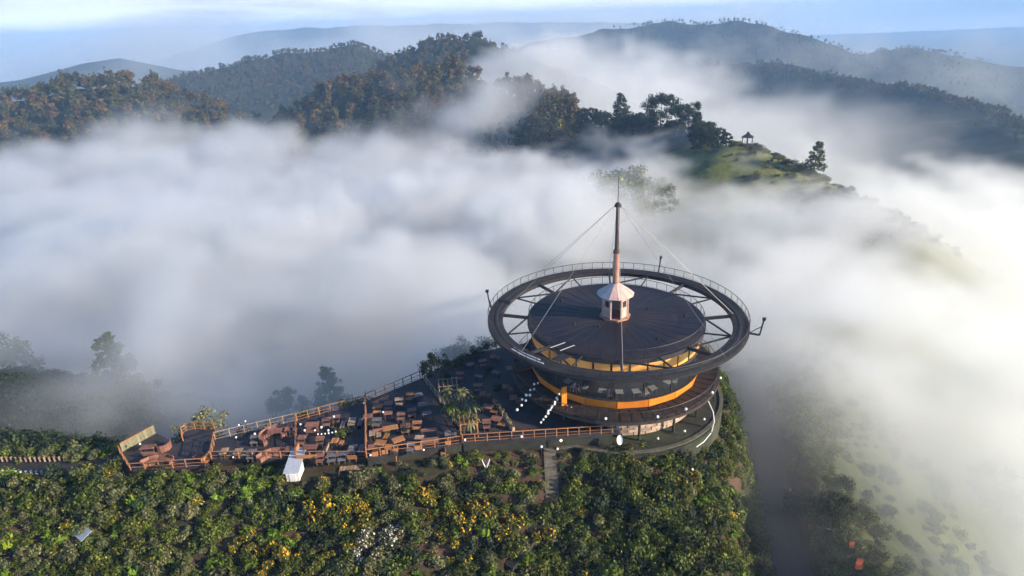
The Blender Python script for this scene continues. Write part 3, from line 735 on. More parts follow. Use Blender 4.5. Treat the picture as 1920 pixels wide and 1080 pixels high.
# curved booths: a bench bent round an arc
def booth(cx, cy_, z, r, a0, a1, m, label):
    e = empty('curved_bench', (cx, cy_, z), 0, label=label, cat='bench')
    n = max(4, int(abs(a1 - a0) / 22))
    for i in range(n):
        t0, t1 = R(a0 + (a1 - a0) * i / n) + 0.01, R(a0 + (a1 - a0) * (i + 1) / n) - 0.01
        MB().lathe([(r - 0.45, 0.46), (r, 0.46), (r, 0.0), (r - 0.45, 0.0)], 1, t0, t1, closed=True).build('seat', m, e)
        MB().lathe([(r + 0.01, 0.8), (r + 0.09, 0.8), (r + 0.09, 0.0), (r + 0.01, 0.0)], 1, t0, t1, closed=True).build('backrest', m, e)
booth(*(-25.60, 56.00), ZA, 1.3, 20, 250, M_redwood, 'hazy round red booth bench near the back railing of the lower terrace')
booth(*(-24.14, 51.57), ZA, 1.9, 60, 160, M_redwood, 'reddish arched bench by the front railing left of the dividing rail')
booth(*(-36.21, 51.97), Z1, 2.0, 50, 150, M_redwood, 'arched brown bench at the front of the far left platform')
booth(*(-37.21, 55.98), Z1, 0.7, -150, 60, M_redwood, 'small curved bench right of the pinkish table')

# rows of smaller tables, each with a stool or bench at its side
ROWS = [
 ('back row, hazy left end of lower terrace', ZA, -8.4, [(478, 818), (540, 803)]),
 ('front row, hazy left end of lower terrace', ZA, -8.4, [(420, 846), (446, 846), (472, 846), (540, 842)]),
 ('middle row above the white hut', ZA, -8.4, [(600, 822), (628, 826), (566, 820)]),
 ('front row above the white hut', ZA, -8.4, [(622, 852), (641, 850), (600, 853)]),
 ('back row above the white hut', ZA, -8.4, [(612, 786), (630, 781)]),
 ('back row of the upper terrace', ZC, -7.8, [(708, 762), (728, 756), (748, 748), (768, 738)]),
 ('second row of the upper terrace', ZC, -7.8, [(706, 786), (752, 775), (772, 768)]),
 ('third row of the upper terrace', ZC, -7.8, [(698, 812), (760, 798), (782, 792)]),
 ('front row of the upper terrace', ZC, -7.8, [(696, 838), (728, 838), (770, 832), (786, 820), (840, 812)]),
 ('shaded row beside palms', ZE, -7.6, [(905, 738), (896, 722), (912, 790)]),
 ('shaded row under the ring walkway', ZE, -7.6, [(948, 725), (962, 745), (955, 690), (975, 705)]),
 ('misty back row of the terrace', ZE, -7.6, [(862, 700), (905, 676), (925, 668)]),
]
ORD = ['first', 'second', 'third', 'fourth', 'fifth', 'sixth']
RPT = {(478, 818, -8.4): (-27.26, 55.65), (540, 803, -8.4): (-24.19, 56.85), (420, 846, -8.4): (-29.53, 53.31), (446, 846, -8.4): (-28.10, 53.22), (472, 846, -8.4): (-26.68, 53.12), (540, 842, -8.4): (-23.08, 53.24), (600, 822, -8.4): (-20.29, 54.82), (628, 826, -8.4): (-18.64, 54.35), (566, 820, -8.4): (-22.24, 55.13), (622, 852, -8.4): (-18.41, 52.08), (641, 850, -8.4): (-17.44, 52.19), (600, 853, -8.4): (-19.57, 52.07), (612, 786, -8.4): (-20.49, 58.25), (630, 781, -8.4): (-19.57, 58.69), (708, 762, -7.8): (-15.12, 59.42), (728, 756, -7.8): (-14.05, 59.97), (748, 748, -7.8): (-13.00, 60.75), (768, 738, -7.8): (-11.95, 61.76), (706, 786, -7.8): (-14.80, 56.98), (752, 775, -7.8): (-12.35, 57.89), (772, 768, -7.8): (-11.29, 58.53), (698, 812, -7.8): (-14.80, 54.53), (760, 798, -7.8): (-11.58, 55.61), (782, 792, -7.8): (-10.43, 56.10), (696, 838, -7.8): (-14.47, 52.22), (728, 838, -7.8): (-12.77, 52.11), (770, 832, -7.8): (-10.62, 52.48), (786, 820, -7.8): (-9.89, 53.48), (840, 812, -7.8): (-7.05, 54.01), (905, 738, -7.6): (-3.71, 60.83), (896, 722, -7.6): (-4.31, 62.67), (912, 790, -7.6): (-3.19, 55.50), (948, 725, -7.6): (-1.16, 62.09), (962, 745, -7.6): (-0.36, 59.83), (955, 690, -7.6): (-0.70, 66.23), (975, 705, -7.6): (0.52, 64.29), (862, 700, -7.6): (-6.53, 65.45), (905, 676, -7.6): (-3.91, 68.29), (925, 668, -7.6): (-2.63, 69.25)}
for (rn, z, zz, pl) in ROWS:
    for i, pp_ in enumerate(sorted(pl)):
        x, y = RPT[(pp_[0], pp_[1], zz)]; m_ = RND.choice([M_redwood, M_redwood, M_redwood, M_wood, M_greywood, M_palewood]) if z != ZE else M_redwood
        rz = R(RND.choice([0, 0, 90]) + RND.uniform(-4, 10)); w_ = RND.uniform(.8, 1.05)
        table(x, y, z, rz, w_, RND.uniform(.6, .8), m_, '%s small table from the left, %s' % (ORD[i], rn))
        c, s_ = math.cos(rz), math.sin(rz)
        bench(x - s_ * -.62, y + c * -.62, z, rz + (math.pi if RND.random() < .5 else 0), w_ * .85, m_, 'little bench beside the %s small table, %s' % (ORD[i], rn), back=False)

# square planters and lamp boxes on the front railing
for i, (p, c) in enumerate([((-14.06, 51.71), 'first'), ((-13.11, 51.99), 'second'), ((-12.15, 52.18), 'third'), ((-9.97, 52.46), 'fourth'), ((-7.00, 53.05), 'fifth')]):
    e = empty('planter_box', (p[0], p[1], ZC), 0.1, label='orange square planter box on the upper front railing, %s from the step' % c, cat='planter', group='orange planters along the railing')
    MB().box((0, 0, 0.35), (0.55, 0.45, 0.5)).build('box', M_wood, e); MB().box((0, 0, 0.62), (0.5, 0.4, 0.04)).build('soil', M_soil, e)
pp = [(-2.36, 59.85), (-1.95, 58.77), (-1.61, 57.73), (-1.22, 56.71), (-0.89, 55.73), (-0.57, 54.86)]
for i, p in enumerate(pp):
    e = empty('planter_trough', (p[0], p[1], ZE), R(-58), label='pale planter trough right of the pink tables, %s from the railing' % ['sixth', 'fifth', 'fourth', 'third', 'second', 'first'][i], cat='planter', group='planter troughs in a diagonal row')
    MB().box((0, 0, 0.25), (0.62, 0.3, 0.5)).build('box', M_palewood, e)
    q = MB()
    for k in range(26):
        c = Vector((RND.uniform(-.3, .3), RND.uniform(-.16, .16), RND.uniform(.5, .8))); d1 = Vector((RND.gauss(0, 1), RND.gauss(0, 1), RND.gauss(0, 1))).normalized() * .09; d2 = d1.cross(Vector((RND.random(), .3, .5))).normalized() * .07
        q.add([c - d1, c + d2, c + d1, c - d2], [(0, 1, 2, 3)])
    q.build('plant', M_leaf_pale, e)

# globe lamps on thin posts
def globe(p, z, h, label, group, lit=False, r=0.12):
    e = empty('globe_lamp', (p[0], p[1], z), 0, label=label, cat='lamp', group=group)
    MB().tube((0, 0, 0), (0, 0, h - r), 0.025, n=5).build('post', M_fascia, e)
    MB().sphere((0, 0, h), r).build('globe', M_bulb if lit else M_globe, e, True)
TL = 'white globe lamp on a thin post along the terrace railings'
for (p, z, h) in [((-29.32, 56.95), ZA, 1.3), ((-28.71, 57.28), ZA, 1.5), ((-28.83, 54.89), ZA, 1.2), ((-27.02, 55.23), ZA, 1.3), ((-28.51, 52.80), ZA, .3), ((-19.54, 57.92), ZA, 1.2), ((-22.72, 56.60), ZA, 1.3),
                  ((-19.02, 52.20), ZA, .35), ((-16.74, 60.04), ZA, 1.4), ((-14.47, 51.46), ZC, .3), ((-14.26, 57.96), ZC, .9), ((-9.29, 51.80), ZC, .4), ((-5.30, 52.89), ZE, .4), ((0.34, 52.79), ZE, .6), ((-39.03, 55.28), Z1, 1.2),
                  ((-20.51, 56.36), ZA, 1.0), ((-21.05, 55.83), ZA, 1.0), ((-19.63, 55.74), ZA, 1.0), ((-22.13, 55.91), ZA, 1.0)]:
    globe(p, z, h, TL, 'globe lamps along the terrace', r=RND.uniform(.09, .13))

# ---------------------------------------------------------------- foliage meshes
def leaf_mesh(name, mats, clumps, n, size, seed, flower=0.0, flat=0.35, aspect=0.6, shell=0.55):
    """n leaf faces spread through a list of clumps (centre, radii); mats[1] for the flower share"""
    rs = np.random.RandomState(seed)
    C_ = np.array([c for c, r in clumps], np.float32); R_ = np.array([r for c, r in clumps], np.float32)
    vol = R_.prod(1) ** (2 / 3); pick = rs.choice(len(clumps), n, p=vol / vol.sum())
    d = rs.normal(size=(n, 3)); d /= np.linalg.norm(d, axis=1)[:, None]
    rad = shell + (1 - shell) * rs.rand(n) ** 0.6
    rad *= rs.uniform(0.85, 1.12, n)
    P_ = C_[pick] + d * R_[pick] * rad[:, None]
    nrm = d * (0.5 + flat) + rs.normal(size=(n, 3)) * 0.55; nrm[:, 2] += 0.35
    nrm /= np.linalg.norm(nrm, axis=1)[:, None]
    t = np.cross(nrm, rs.normal(size=(n, 3))); t /= np.linalg.norm(t, axis=1)[:, None]
    b = np.cross(nrm, t); s = size * rs.uniform(0.6, 1.35, n)[:, None]
    V = np.stack([P_ - t * s, P_ + b * s * aspect, P_ + t * s, P_ - b * s * aspect], 1).reshape(-1, 3).astype(np.float32)
    me = bpy.data.meshes.new(name)
    me.vertices.add(4 * n); me.vertices.foreach_set('co', V.ravel())
    me.loops.add(4 * n); me.loops.foreach_set('vertex_index', np.arange(4 * n, dtype=np.int32))
    me.polygons.add(n); me.polygons.foreach_set('loop_start', np.arange(0, 4 * n, 4, dtype=np.int32))
    for m in mats: me.materials.append(m)
    if flower: me.polygons.foreach_set('material_index', ((rs.rand(n) < flower) & (rad > 0.8) & (d[:, 2] > -0.1)).astype(np.int32))
    me.update(calc_edges=True)
    return me

def blob_clumps(seed, w, h, k, base=0.0, spread=0.75):
    rs = random.Random(seed); out = []
    for i in range(k):
        a = rs.uniform(0, TAU); q = math.sqrt(rs.random()) * spread
        r = rs.uniform(0.22, 0.42) * w
        out.append(((q * w / 2 * 1.2 * math.cos(a), q * w / 2 * 1.2 * math.sin(a), base + rs.uniform(0.3, 0.8) * h * (1 - 0.35 * q)), (r, r, r * rs.uniform(0.6, 0.9))))
    return out

def join_copies(name, variants, places, kind='stuff', label=None, cat=None):
    """many placed copies as one mesh; places: (variant, x, y, z, rz, scale)"""
    Vs, Fs, Ms, Ls = [], [], [], []; off = 0; mats = []
    cache = []
    for me in variants:
        v = np.zeros(len(me.vertices) * 3, np.float32); me.vertices.foreach_get('co', v)
        l = np.zeros(len(me.loops), np.int32); me.loops.foreach_get('vertex_index', l)
        ls = np.zeros(len(me.polygons), np.int32); me.polygons.foreach_get('loop_start', ls)
        mi = np.zeros(len(me.polygons), np.int32); me.polygons.foreach_get('material_index', mi)
        for m in me.materials:
            if m not in mats: mats.append(m)
        remap = np.array([mats.index(m) for m in me.materials], np.int32)
        cache.append((v.reshape(-1, 3), l, ls, remap[mi]))
    lo = 0
    for (q, x, y, z, rz, s) in places:
        v, l, ls, mi = cache[q]; c, sn = math.cos(rz), math.sin(rz)
        w_ = np.empty_like(v); w_[:, 0] = (v[:, 0] * c - v[:, 1] * sn) * s + x; w_[:, 1] = (v[:, 0] * sn + v[:, 1] * c) * s + y; w_[:, 2] = v[:, 2] * s + z
        Vs.append(w_); Fs.append(l + off); Ls.append(ls + lo); Ms.append(mi); off += len(v); lo += len(l)
    V = np.concatenate(Vs); F = np.concatenate(Fs); Lx = np.concatenate(Ls); Mx = np.concatenate(Ms)
    me = bpy.data.meshes.new(name)
    me.vertices.add(len(V)); me.vertices.foreach_set('co', V.ravel())
    me.loops.add(len(F)); me.loops.foreach_set('vertex_index', F)
    me.polygons.add(len(Lx)); me.polygons.foreach_set('loop_start', Lx)
    for m in mats: me.materials.append(m)
    me.polygons.foreach_set('material_index', Mx); me.update(calc_edges=True)
    o = bpy.data.objects.new(name, me); COL.objects.link(o)
    return tag(o, label, cat, None, kind)

# ---- shrubs on the slopes
VAR = {}
VAR['green'] = [leaf_mesh('shrub_leaves', [M_leaf_green], blob_clumps(i, 1.3, 1.15, 7), 400, 0.095, i) for i in range(6)]
VAR['pale'] = [leaf_mesh('shrub_leaves', [M_leaf_pale], blob_clumps(20 + i, 1.15, 1.1, 5, spread=0.5), 400, 0.085, 20 + i) for i in range(5)]
VAR['lime'] = [leaf_mesh('shrub_leaves', [M_leaf_lime], blob_clumps(40 + i, 1.2, 1.0, 5), 150, 0.22, 40 + i, aspect=0.35, shell=0.3) for i in range(4)]
VAR['yellow'] = [leaf_mesh('shrub_leaves', [M_leaf_green, M_flower_y], blob_clumps(60 + i, 1.3, 1.2, 6), 420, 0.095, 60 + i, flower=0.42) for i in range(4)]
VAR['white'] = [leaf_mesh('shrub_leaves', [M_leaf_pale, M_flower_w], blob_clumps(80 + i, 1.1, 1.0, 5), 480, 0.075, 80 + i, flower=0.4) for i in range(2)]
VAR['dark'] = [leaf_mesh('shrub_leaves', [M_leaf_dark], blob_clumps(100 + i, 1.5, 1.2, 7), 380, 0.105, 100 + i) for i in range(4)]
LAB = {'green': 'large mid-green leafy shrub', 'pale': 'large round grey-green shrub', 'lime': 'large bright lime broad-leaved plant', 'yellow': 'large shrub covered in golden yellow blossom',
       'white': 'shrub covered in white blossom', 'dark': 'large dark green dense shrub'}
def camproj(x, y, z):
    d = Vector((x, y, z)) - Vector((0, 0, 30.5)); w_ = d.dot(_fw)
    return (960 + 1200 * d.dot(_rt2) / w_, 540 - 1200 * d.dot(_up2) / w_, w_) if w_ > 1 else (-9, -9, 1)
shrubs = []
xs_ = np.arange(-84, 60, 0.84); ys_ = np.arange(32, 100, 0.84)
rs = np.random.RandomState(4)
GX, GY = np.meshgrid(xs_, ys_); GX = GX + rs.uniform(-.45, .45, GX.shape); GY = GY + rs.uniform(-.45, .45, GY.shape)
GZ = terrain(GX, GY); ND = fbm(GX / 7, GY / 7, 0, 3, 33); NF = fbm(GX / 5, GY / 5, 3, 2, 77)
def inpoly(x, y, poly):
    c = False; j = len(poly) - 1
    for i in range(len(poly)):
        xi, yi = poly[i]; xj, yj = poly[j]
        if (yi > y) != (yj > y) and x < (xj - xi) * (y - yi) / (yj - yi) + xi: c = not c
        j = i
    return c
def near_line(x, y, a, b, d):
    dx, dy = b[0] - a[0], b[1] - a[1]; t = max(0, min(1, ((x - a[0]) * dx + (y - a[1]) * dy) / (dx * dx + dy * dy)))
    return math.hypot(x - a[0] - t * dx, y - a[1] - t * dy) < d
NOGO = [[(-38.96, 52.06), (-42.05, 55.92), (-39.60, 60.05), (-37.09, 60.38), (-24.30, 60.67), (-10.83, 68.60), (2.64, 77.19), (16, 80), (23, 72), (23.8, 64), (22.6, 58.5), (18, 53.8), (9.56, 53.06), (3.59, 52.42), (2.04, 53.01), (-14.24, 51.24), (-30.17, 51.91), (-31.04, 51.90)],
        [(-22.46, 49.74), (-24.40, 55.16), (-14.52, 54.53), (-13.71, 50.52), (-17.27, 49.66)]]
STEPS = [(3.16, 54.15), (3.07, 48.91), (0.22, 44.75), (-1.31, 43.22)]
PATHL = [(-59.02, 56.89), (-51.11, 55.34), (-45.43, 54.40), (-40.85, 55.38)]
keep = []
for i in range(GX.size):
    x, y, z = float(GX.flat[i]), float(GY.flat[i]), float(GZ.flat[i])
    px, py, dp = camproj(x, y, z + .5)
    if px < -60 or px > 1980 or py > 1150 or py < 600: continue
    if any(inpoly(x, y, p) for p in NOGO): continue
    if any(near_line(x, y, a, b, 1.15 if a is STEPS[0] else .25) for a, b in zip(STEPS[:-1], STEPS[1:])): continue
    if any(near_line(x, y, a, b, 1.35) for a, b in zip(PATHL[:-1], PATHL[1:])): continue
    rx = np.interp(y, [30, 45, 53, 64.5, 80, 95], [25.8, 27.2, 28.4, 31.5, 35.6, 40])
    if abs(x - rx) < 2.5: continue
    if y > 66 and -52 < x < 16: continue
    if x > rx + 6 and RND.random() < (.55 if x < rx + 9 else .9): continue
    # bare earth bank right below the upper terrace
    bare = 700 < px < 1030 and 835 < py < 905
    if bare and RND.random() < 0.12: continue
    nd, nf = float(ND.flat[i]), float(NF.flat[i]); u = RND.random()
    k = 'green'
    if px < 1020:
        k = 'pale' if u < .40 else ('green' if u < .80 else ('lime' if u < .88 + (.07 if px < 420 and py > 930 else 0) else 'dark'))
        if py > 925 and 380 < px < 880 and nf > .10 and u < .42: k = 'yellow'
        elif u > .965 and nf > 0: k = 'yellow'
        if 660 < px < 760 and 985 < py < 1060 and u > .35: k = 'white'
    elif px < 1460:
        k = 'green' if u < .60 else ('dark' if u < .82 else ('pale' if u < .92 else ('yellow' if u > .965 else 'lime')))
    else: k = 'green' if u < .75 else 'pale'
    s = RND.uniform(.55, 1.45) * (1 + .25 * nd)
    if bare: s *= .7
    if px < 260 and y > 60: k = 'dark'; s *= 1.5
    keep.append((dp, k, x, y, z - .12, RND.uniform(0, TAU), s, px, py))
keep.sort(key=lambda t: -t[6] / t[0])
print('shrubs', len(keep))
def zone(px, py):
    if px > 1470: return 'on the bank right of the road'
    if px > 1300: return 'on the steep flank dropping to the road'
    if px > 1040: return 'on the dark slope right of the garden stair'
    if px > 880: return 'beside the garden path and stair'
    if px > 700: return 'on the slope below the palms and pergola'
    if px > 520: return 'on the slope below the white hut'
    if px > 300: return 'on the slope below the long lower terrace'
    return 'on the slope below the left walkway'
rest = []; cnt = 0
for t in keep:
    (dp, k, x, y, z, rz, s, px, py) = t
    if cnt < 290 and 0 < px < 1920 and py < 1090 and not (px < 260 and y > 60):
        o = link('shrub', RND.choice(VAR[k]), None, (x, y, z), rz, (s, s, s * RND.uniform(.8, 1.5)))
        zz = zone(px, py); tag(o, LAB[k] + ' ' + zz, 'shrub', k + ' shrubs ' + zz); cnt += 1
    else: rest.append(t)
if rest:
    allv = [m for k in VAR for m in VAR[k]]; base = {}; c = 0
    for k in VAR: base[k] = c; c += len(VAR[k])
    join_copies('undergrowth', allv, [(base[k] + RND.randrange(len(VAR[k])), x, y, z, rz, s) for (dp, k, x, y, z, rz, s, px, py) in rest], label='leafy undergrowth filling the slopes between the shrubs')

# ---- trees
def limb_tree(h, w, seed, nl=14, n=1800, size=0.22, kind='round', trunk=0.22, lm=None):
    """trunk with limbs (one mesh) and a crown of leaf clumps at the limb ends"""
    rs = random.Random(seed); t = MB(); clumps = []
    bend = (rs.uniform(-.05, .05) * h, rs.uniform(-.05, .05) * h)
    pts = [Vector((bend[0] * (q / 5) ** 2, bend[1] * (q / 5) ** 2, h * .93 * q / 5)) for q in range(6)]
    for q in range(5): t.tube(pts[q], pts[q + 1], trunk * (1 - q / 5.6), trunk * (1 - (q + 1) / 5.6), 7, False)
    nl = int(nl * 2.6)
    for i in range(nl):
        f = rs.uniform(.25, .98) if kind == 'round' else .18 + .8 * i / nl
        a = i * 2.4 + rs.uniform(-.5, .5); q = f * 5; j = min(4, int(q)); p0 = pts[j].lerp(pts[j + 1], q - j)
        if kind == 'round': L_ = w / 2 * rs.uniform(.5, 1.0) * (1.15 - abs(f - .6)); up = rs.uniform(.1, .5)
        else: L_ = w / 2 * (1.12 - f) * rs.uniform(.65, 1.15) + .2; up = rs.uniform(-.05, .25)
        p1 = p0 + Vector((math.cos(a) * L_, math.sin(a) * L_, up * L_))
        t.tube(p0, p1, trunk * .35 * (1.1 - f), trunk * .1, 5, False)
        r = (w * .13 if kind == 'round' else w * .065 + .05 * w * (1 - f)) * rs.uniform(.7, 1.3)
        clumps.append((tuple(p1), (r, r, r * .8)))
        if kind != 'round': clumps.append((tuple(p0.lerp(p1, .55)), (r * .8, r * .8, r * .45)))
    if kind == 'round': clumps.append(((bend[0], bend[1], h * .9), (w * .18, w * .18, w * .14)))
    tm = t.mesh('trunk', M_bark)
    cm_ = leaf_mesh('crown', [lm or M_leaf_dark], clumps, n, size, seed + 500, shell=.25)
    return tm, cm_
def place_tree(tc, x, y, z, rz, s, label, name='tree', group=None):
    e = empty(name, (x, y, z), rz, label=label, cat='tree', group=group); e.scale = (s, s, s)
    link('trunk', tc[0], e); link('crown', tc[1], e); return e
def gz(p): return ground_z(p[0], p[1]) - .3
TA = limb_tree(19, 12, 1, 30, 5200, .34, 'layer', .35, M_leaf_dark)
TB = limb_tree(11, 8, 2, 12, 2800, .34, 'round', .3, M_leaf_dark)
TC = limb_tree(14, 14, 3, 20, 5600, .36, 'round', .35, M_leaf_dark)
TD = limb_tree(13, 8, 4, 24, 3000, .26, 'layer', .25, M_leaf_green)
TE = limb_tree(12, 10, 5, 16, 3600, .28, 'round', .3, M_leaf_green)
TF = limb_tree(8, 12, 6, 18, 3600, .26, 'round', .3, M_leaf_pale)
for (tc, px_py, zz, s, lab) in [
    (TA, (56.2, 317.1), None, 1.0, 'tall dark layered tree, highest on the right-hand crest above the fog'),
    (TB, (43.9, 342.2), None, .95, 'small rounded tree standing just left of the tallest crest tree'),
    (TC, (70.5, 296.7), None, 1.05, 'broad dark tree right of the tallest crest tree'),
    (TB, (63.6, 308.5), None, .8, 'low dark tree tucked between the tallest crest tree and the broad one'),
    (TC, (77.4, 279.5), None, .85, 'dense dark tree in the middle of the crest clump'),
    (TA, (80.7, 272.3), None, .62, 'open-branched tree at the top right of the crest clump'),
    (TC, (79.8, 260.0), None, .62, 'dark tree lower down at the right end of the crest clump'),
    (TB, (82.2, 248.8), None, .7, 'round green tree at the foot of the crest clump'),
    (TB, (77.7, 242.9), None, .7, 'hazy tree below the crest clump, half sunk in fog'),
    (TB, (81.0, 236.5), None, .5, 'lowest hazy tree of the crest clump'),
    (TD, (104.0, 214.1), None, 1.0, 'lone feathery tree on the grassy ridge right of the gazebo'),
    (TD, (-65.78, 93.44), -28.5, 1.2, 'tall pale tree showing faintly through the fog on the left'),
    (TE, (-93.57, 102.64), -35, 1.2, 'ghostly tree in the fog at the left edge'),
    (TE, (34.3, 202.1), None, 2.3, 'large faint tree in the fog behind the mast'),
    (TE, (46.9, 199.6), None, 1.35, 'faint tree to the right of the mast, lower in the fog'),
    (TF, (-36.79, 62.28), -15.5, .55, 'low yellow-green bushy tree behind the small lookout'),
    (TD, (-30.08, 89.30), -29.5, .85, 'thin dark tree in the mist behind the long terrace'),
    (TE, (-36.41, 86.69), -30, .6, 'dim rounded tree in mist behind the terrace'),
    (TF, (-6.52, 79.55), -17, .7, 'misty bushy tree at the far back corner of the terrace'),
    (TE, (71.34, 74.90), -47, 1.0, 'ghostly tree in the bright fog at the lower right edge'),
    (TE, (62.58, 74.47), -43, .6, 'faint tree in the bright fog on the right slope'),
    (TC, (31.00, 56.49), None, .22, 'small dark round tree at the top of the bank right of the road'),
    (TC, (32.15, 51.46), None, .25, 'dark spreading tree leaning over the bank right of the road')]:
    x, y = px_py; z = zz if zz is not None else ground_z(x, y) - .3
    place_tree(tc, x, y, z, RND.uniform(0, 6), s, lab)

rs = random.Random(77); nC = 0
for i in range(400):
    if nC >= 64: break
    px_ = rs.uniform(1060, 1372); t = (px_ - 1085) / 287; up = rs.random()
    x = 30 + 62 * t + rs.uniform(-5, 5); y = 384 - 138 * t - up * 30
    z = ground_z(x, y) - 1.2; q = camproj(x, y, z)
    if not (1040 < q[0] < 1350): continue
    tc, nm = rs.choice([(TB, 'rounded'), (TC, 'broad'), (TB, 'rounded')]); s_ = rs.uniform(.38, .72)
    wh = 'near the tallest crest tree' if q[0] < 1190 else ('under the dense crest clump')
    place_tree(tc, x, y, z, rs.uniform(0, 6), s_, 'smaller dark %s tree on the foggy slope %s' % (nm, wh), 'tree', 'smaller %s trees %s' % (nm, wh)); nC += 1
join_copies('ridge_scrub', VAR['green'] + VAR['dark'], [(RND.randrange(10), xx, yy, ground_z(xx, yy) - .2, RND.uniform(0, 6), RND.uniform(.6, 2.2)) for xx, yy in
            [(RND.gauss(99, 10), RND.uniform(150, 262)) for _ in range(420)]], label='low scrub scattered over the grassy ridge below the gazebo')
# round dark tree and palms on the terrace
place_tree(limb_tree(4.2, 3.6, 31, 16, 1500, .14, 'round', .1, M_leaf_dark), *(-8.67, 63.45), ZE, 0, 1, 'round dark green tree at the top of the terrace stair railing', 'tree')
def frond_plant(p, z, h, seed, label, n=16, m=None):
    rs = random.Random(seed); e = empty('palm', (p[0], p[1], z), 0, label=label, cat='palm')
    MB().tube((0, 0, 0), (0, 0, h), .09, .06, 6).build('trunk', M_bark, e)
    for i in range(n):
        a = i * 2.39996; L_ = rs.uniform(.8, 1.4); dr = rs.uniform(.3, 1.0); q = MB(); prev = None
        for s_ in range(6):
            t = s_ / 5; r = L_ * t; zz = h + .7 * L_ * t * (1 - t) * 2 * (1.2 - dr) - dr * .7 * t * t * L_
            c = Vector((math.cos(a) * r, math.sin(a) * r, zz)); sd = Vector((-math.sin(a), math.cos(a), 0)) * (.16 * math.sin(math.pi * (t * .9 + .08)))
            cur = (c - sd + Vector((0, 0, -.05)), c, c + sd + Vector((0, 0, -.05)))
            if prev: q.add([*prev, *cur], [(0, 1, 4, 3), (1, 2, 5, 4)])
            prev = cur
        q.build('frond', m or M_leaf_lime, e)
for i, (p, h, lab, m_) in enumerate([((-7.37, 59.31), 1.7, 'palm in the group between terrace stair and pavilion, farthest back', M_leaf_pale), ((-5.82, 58.48), 2.0, 'tallest palm of the group beside the pergola', M_leaf_pale),
        ((-4.70, 56.62), 1.5, 'palm at the right side of the group beside the pergola', M_leaf_pale), ((-6.85, 56.77), 1.4, 'yellow-green palm at the left side of the group', M_leaf_lime), ((-5.78, 55.74), 1.0, 'short palm at the front of the group', M_leaf_green), ((-4.78, 54.55), 1.2, 'short palm just behind the front railing', M_leaf_pale)]):
    frond_plant(p, ZE, h + .5, i + 5, lab, 18, m_)
def pergola(p, z, w_, d_, h, label, m):
    e = empty('pergola', (p[0], p[1], z), R(8), label=label, cat='pergola')
    for sx in (-1, 1):
        for sy in (-1, 1): MB().box((sx * w_ / 2, sy * d_ / 2, h / 2), (.1, .1, h)).build('post', m, e)
    for sy in (-1, 1): MB().box((0, sy * d_ / 2, h + .05), (w_ + .3, .1, .1)).build('beam', m, e)
    for k in range(5): MB().box((-w_ / 2 + w_ * k / 4, 0, h + .14), (.07, d_ + .3, .07)).build('slat', m, e)
pergola((-7.54, 61.45), ZE, 2.0, 1.6, 1.9, 'small pale pergola under the round dark tree', M_palewood)
pergola((-4.93, 54.29), ZE, 1.7, 1.2, 1.7, 'orange-brown pergola frame at the front railing beside the palms', M_wood)
# low shrubs inside the terrace
for i, (p, z, s, m_, lab) in enumerate([((-18.39, 55.66), ZA, .9, 'green', 'dark leafy shrub in the middle of the lower terrace'), ((-19.56, 57.05), ZA, .6, 'pale', 'small pale shrub behind the leafy one on the lower terrace'), ((-17.97, 56.28), ZA, .7, 'dark', 'dark shrub right of the leafy one on the lower terrace'),
      ((-13.39, 55.41), ZC, .6, 'lime', 'bright green plant behind the orange tables'), ((-15.34, 56.67), ZC, .7, 'pale', 'pale shrub in the corner of the upper terrace'), ((-11.33, 55.28), ZC, .8, 'dark', 'dark shrub right of the orange tables'), ((-14.48, 51.82), -10.6, 1.3, 'dark', 'tall dark bush beside the brown box hut'), ((-15.03, 51.14), -11.0, 1.3, 'dark', 'dark bush at the corner of the service yard')]):
    o = link('shrub', VAR[m_][i % 2], None, (p[0], p[1], z), i, s); tag(o, lab, 'shrub')

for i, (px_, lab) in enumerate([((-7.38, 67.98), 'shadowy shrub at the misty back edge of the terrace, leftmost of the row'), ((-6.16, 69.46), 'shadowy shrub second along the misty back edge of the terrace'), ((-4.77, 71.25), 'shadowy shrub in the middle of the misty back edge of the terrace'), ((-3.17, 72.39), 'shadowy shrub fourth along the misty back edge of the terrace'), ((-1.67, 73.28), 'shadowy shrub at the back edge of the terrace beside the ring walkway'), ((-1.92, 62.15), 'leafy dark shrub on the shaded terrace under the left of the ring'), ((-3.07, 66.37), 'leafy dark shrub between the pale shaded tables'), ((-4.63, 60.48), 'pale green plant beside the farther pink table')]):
    o = link('shrub', VAR['pale' if i == 7 else 'dark'][i % 4], None, (px_[0], px_[1], ZE), i, 1.1 if i < 5 else .8); tag(o, lab, 'shrub')
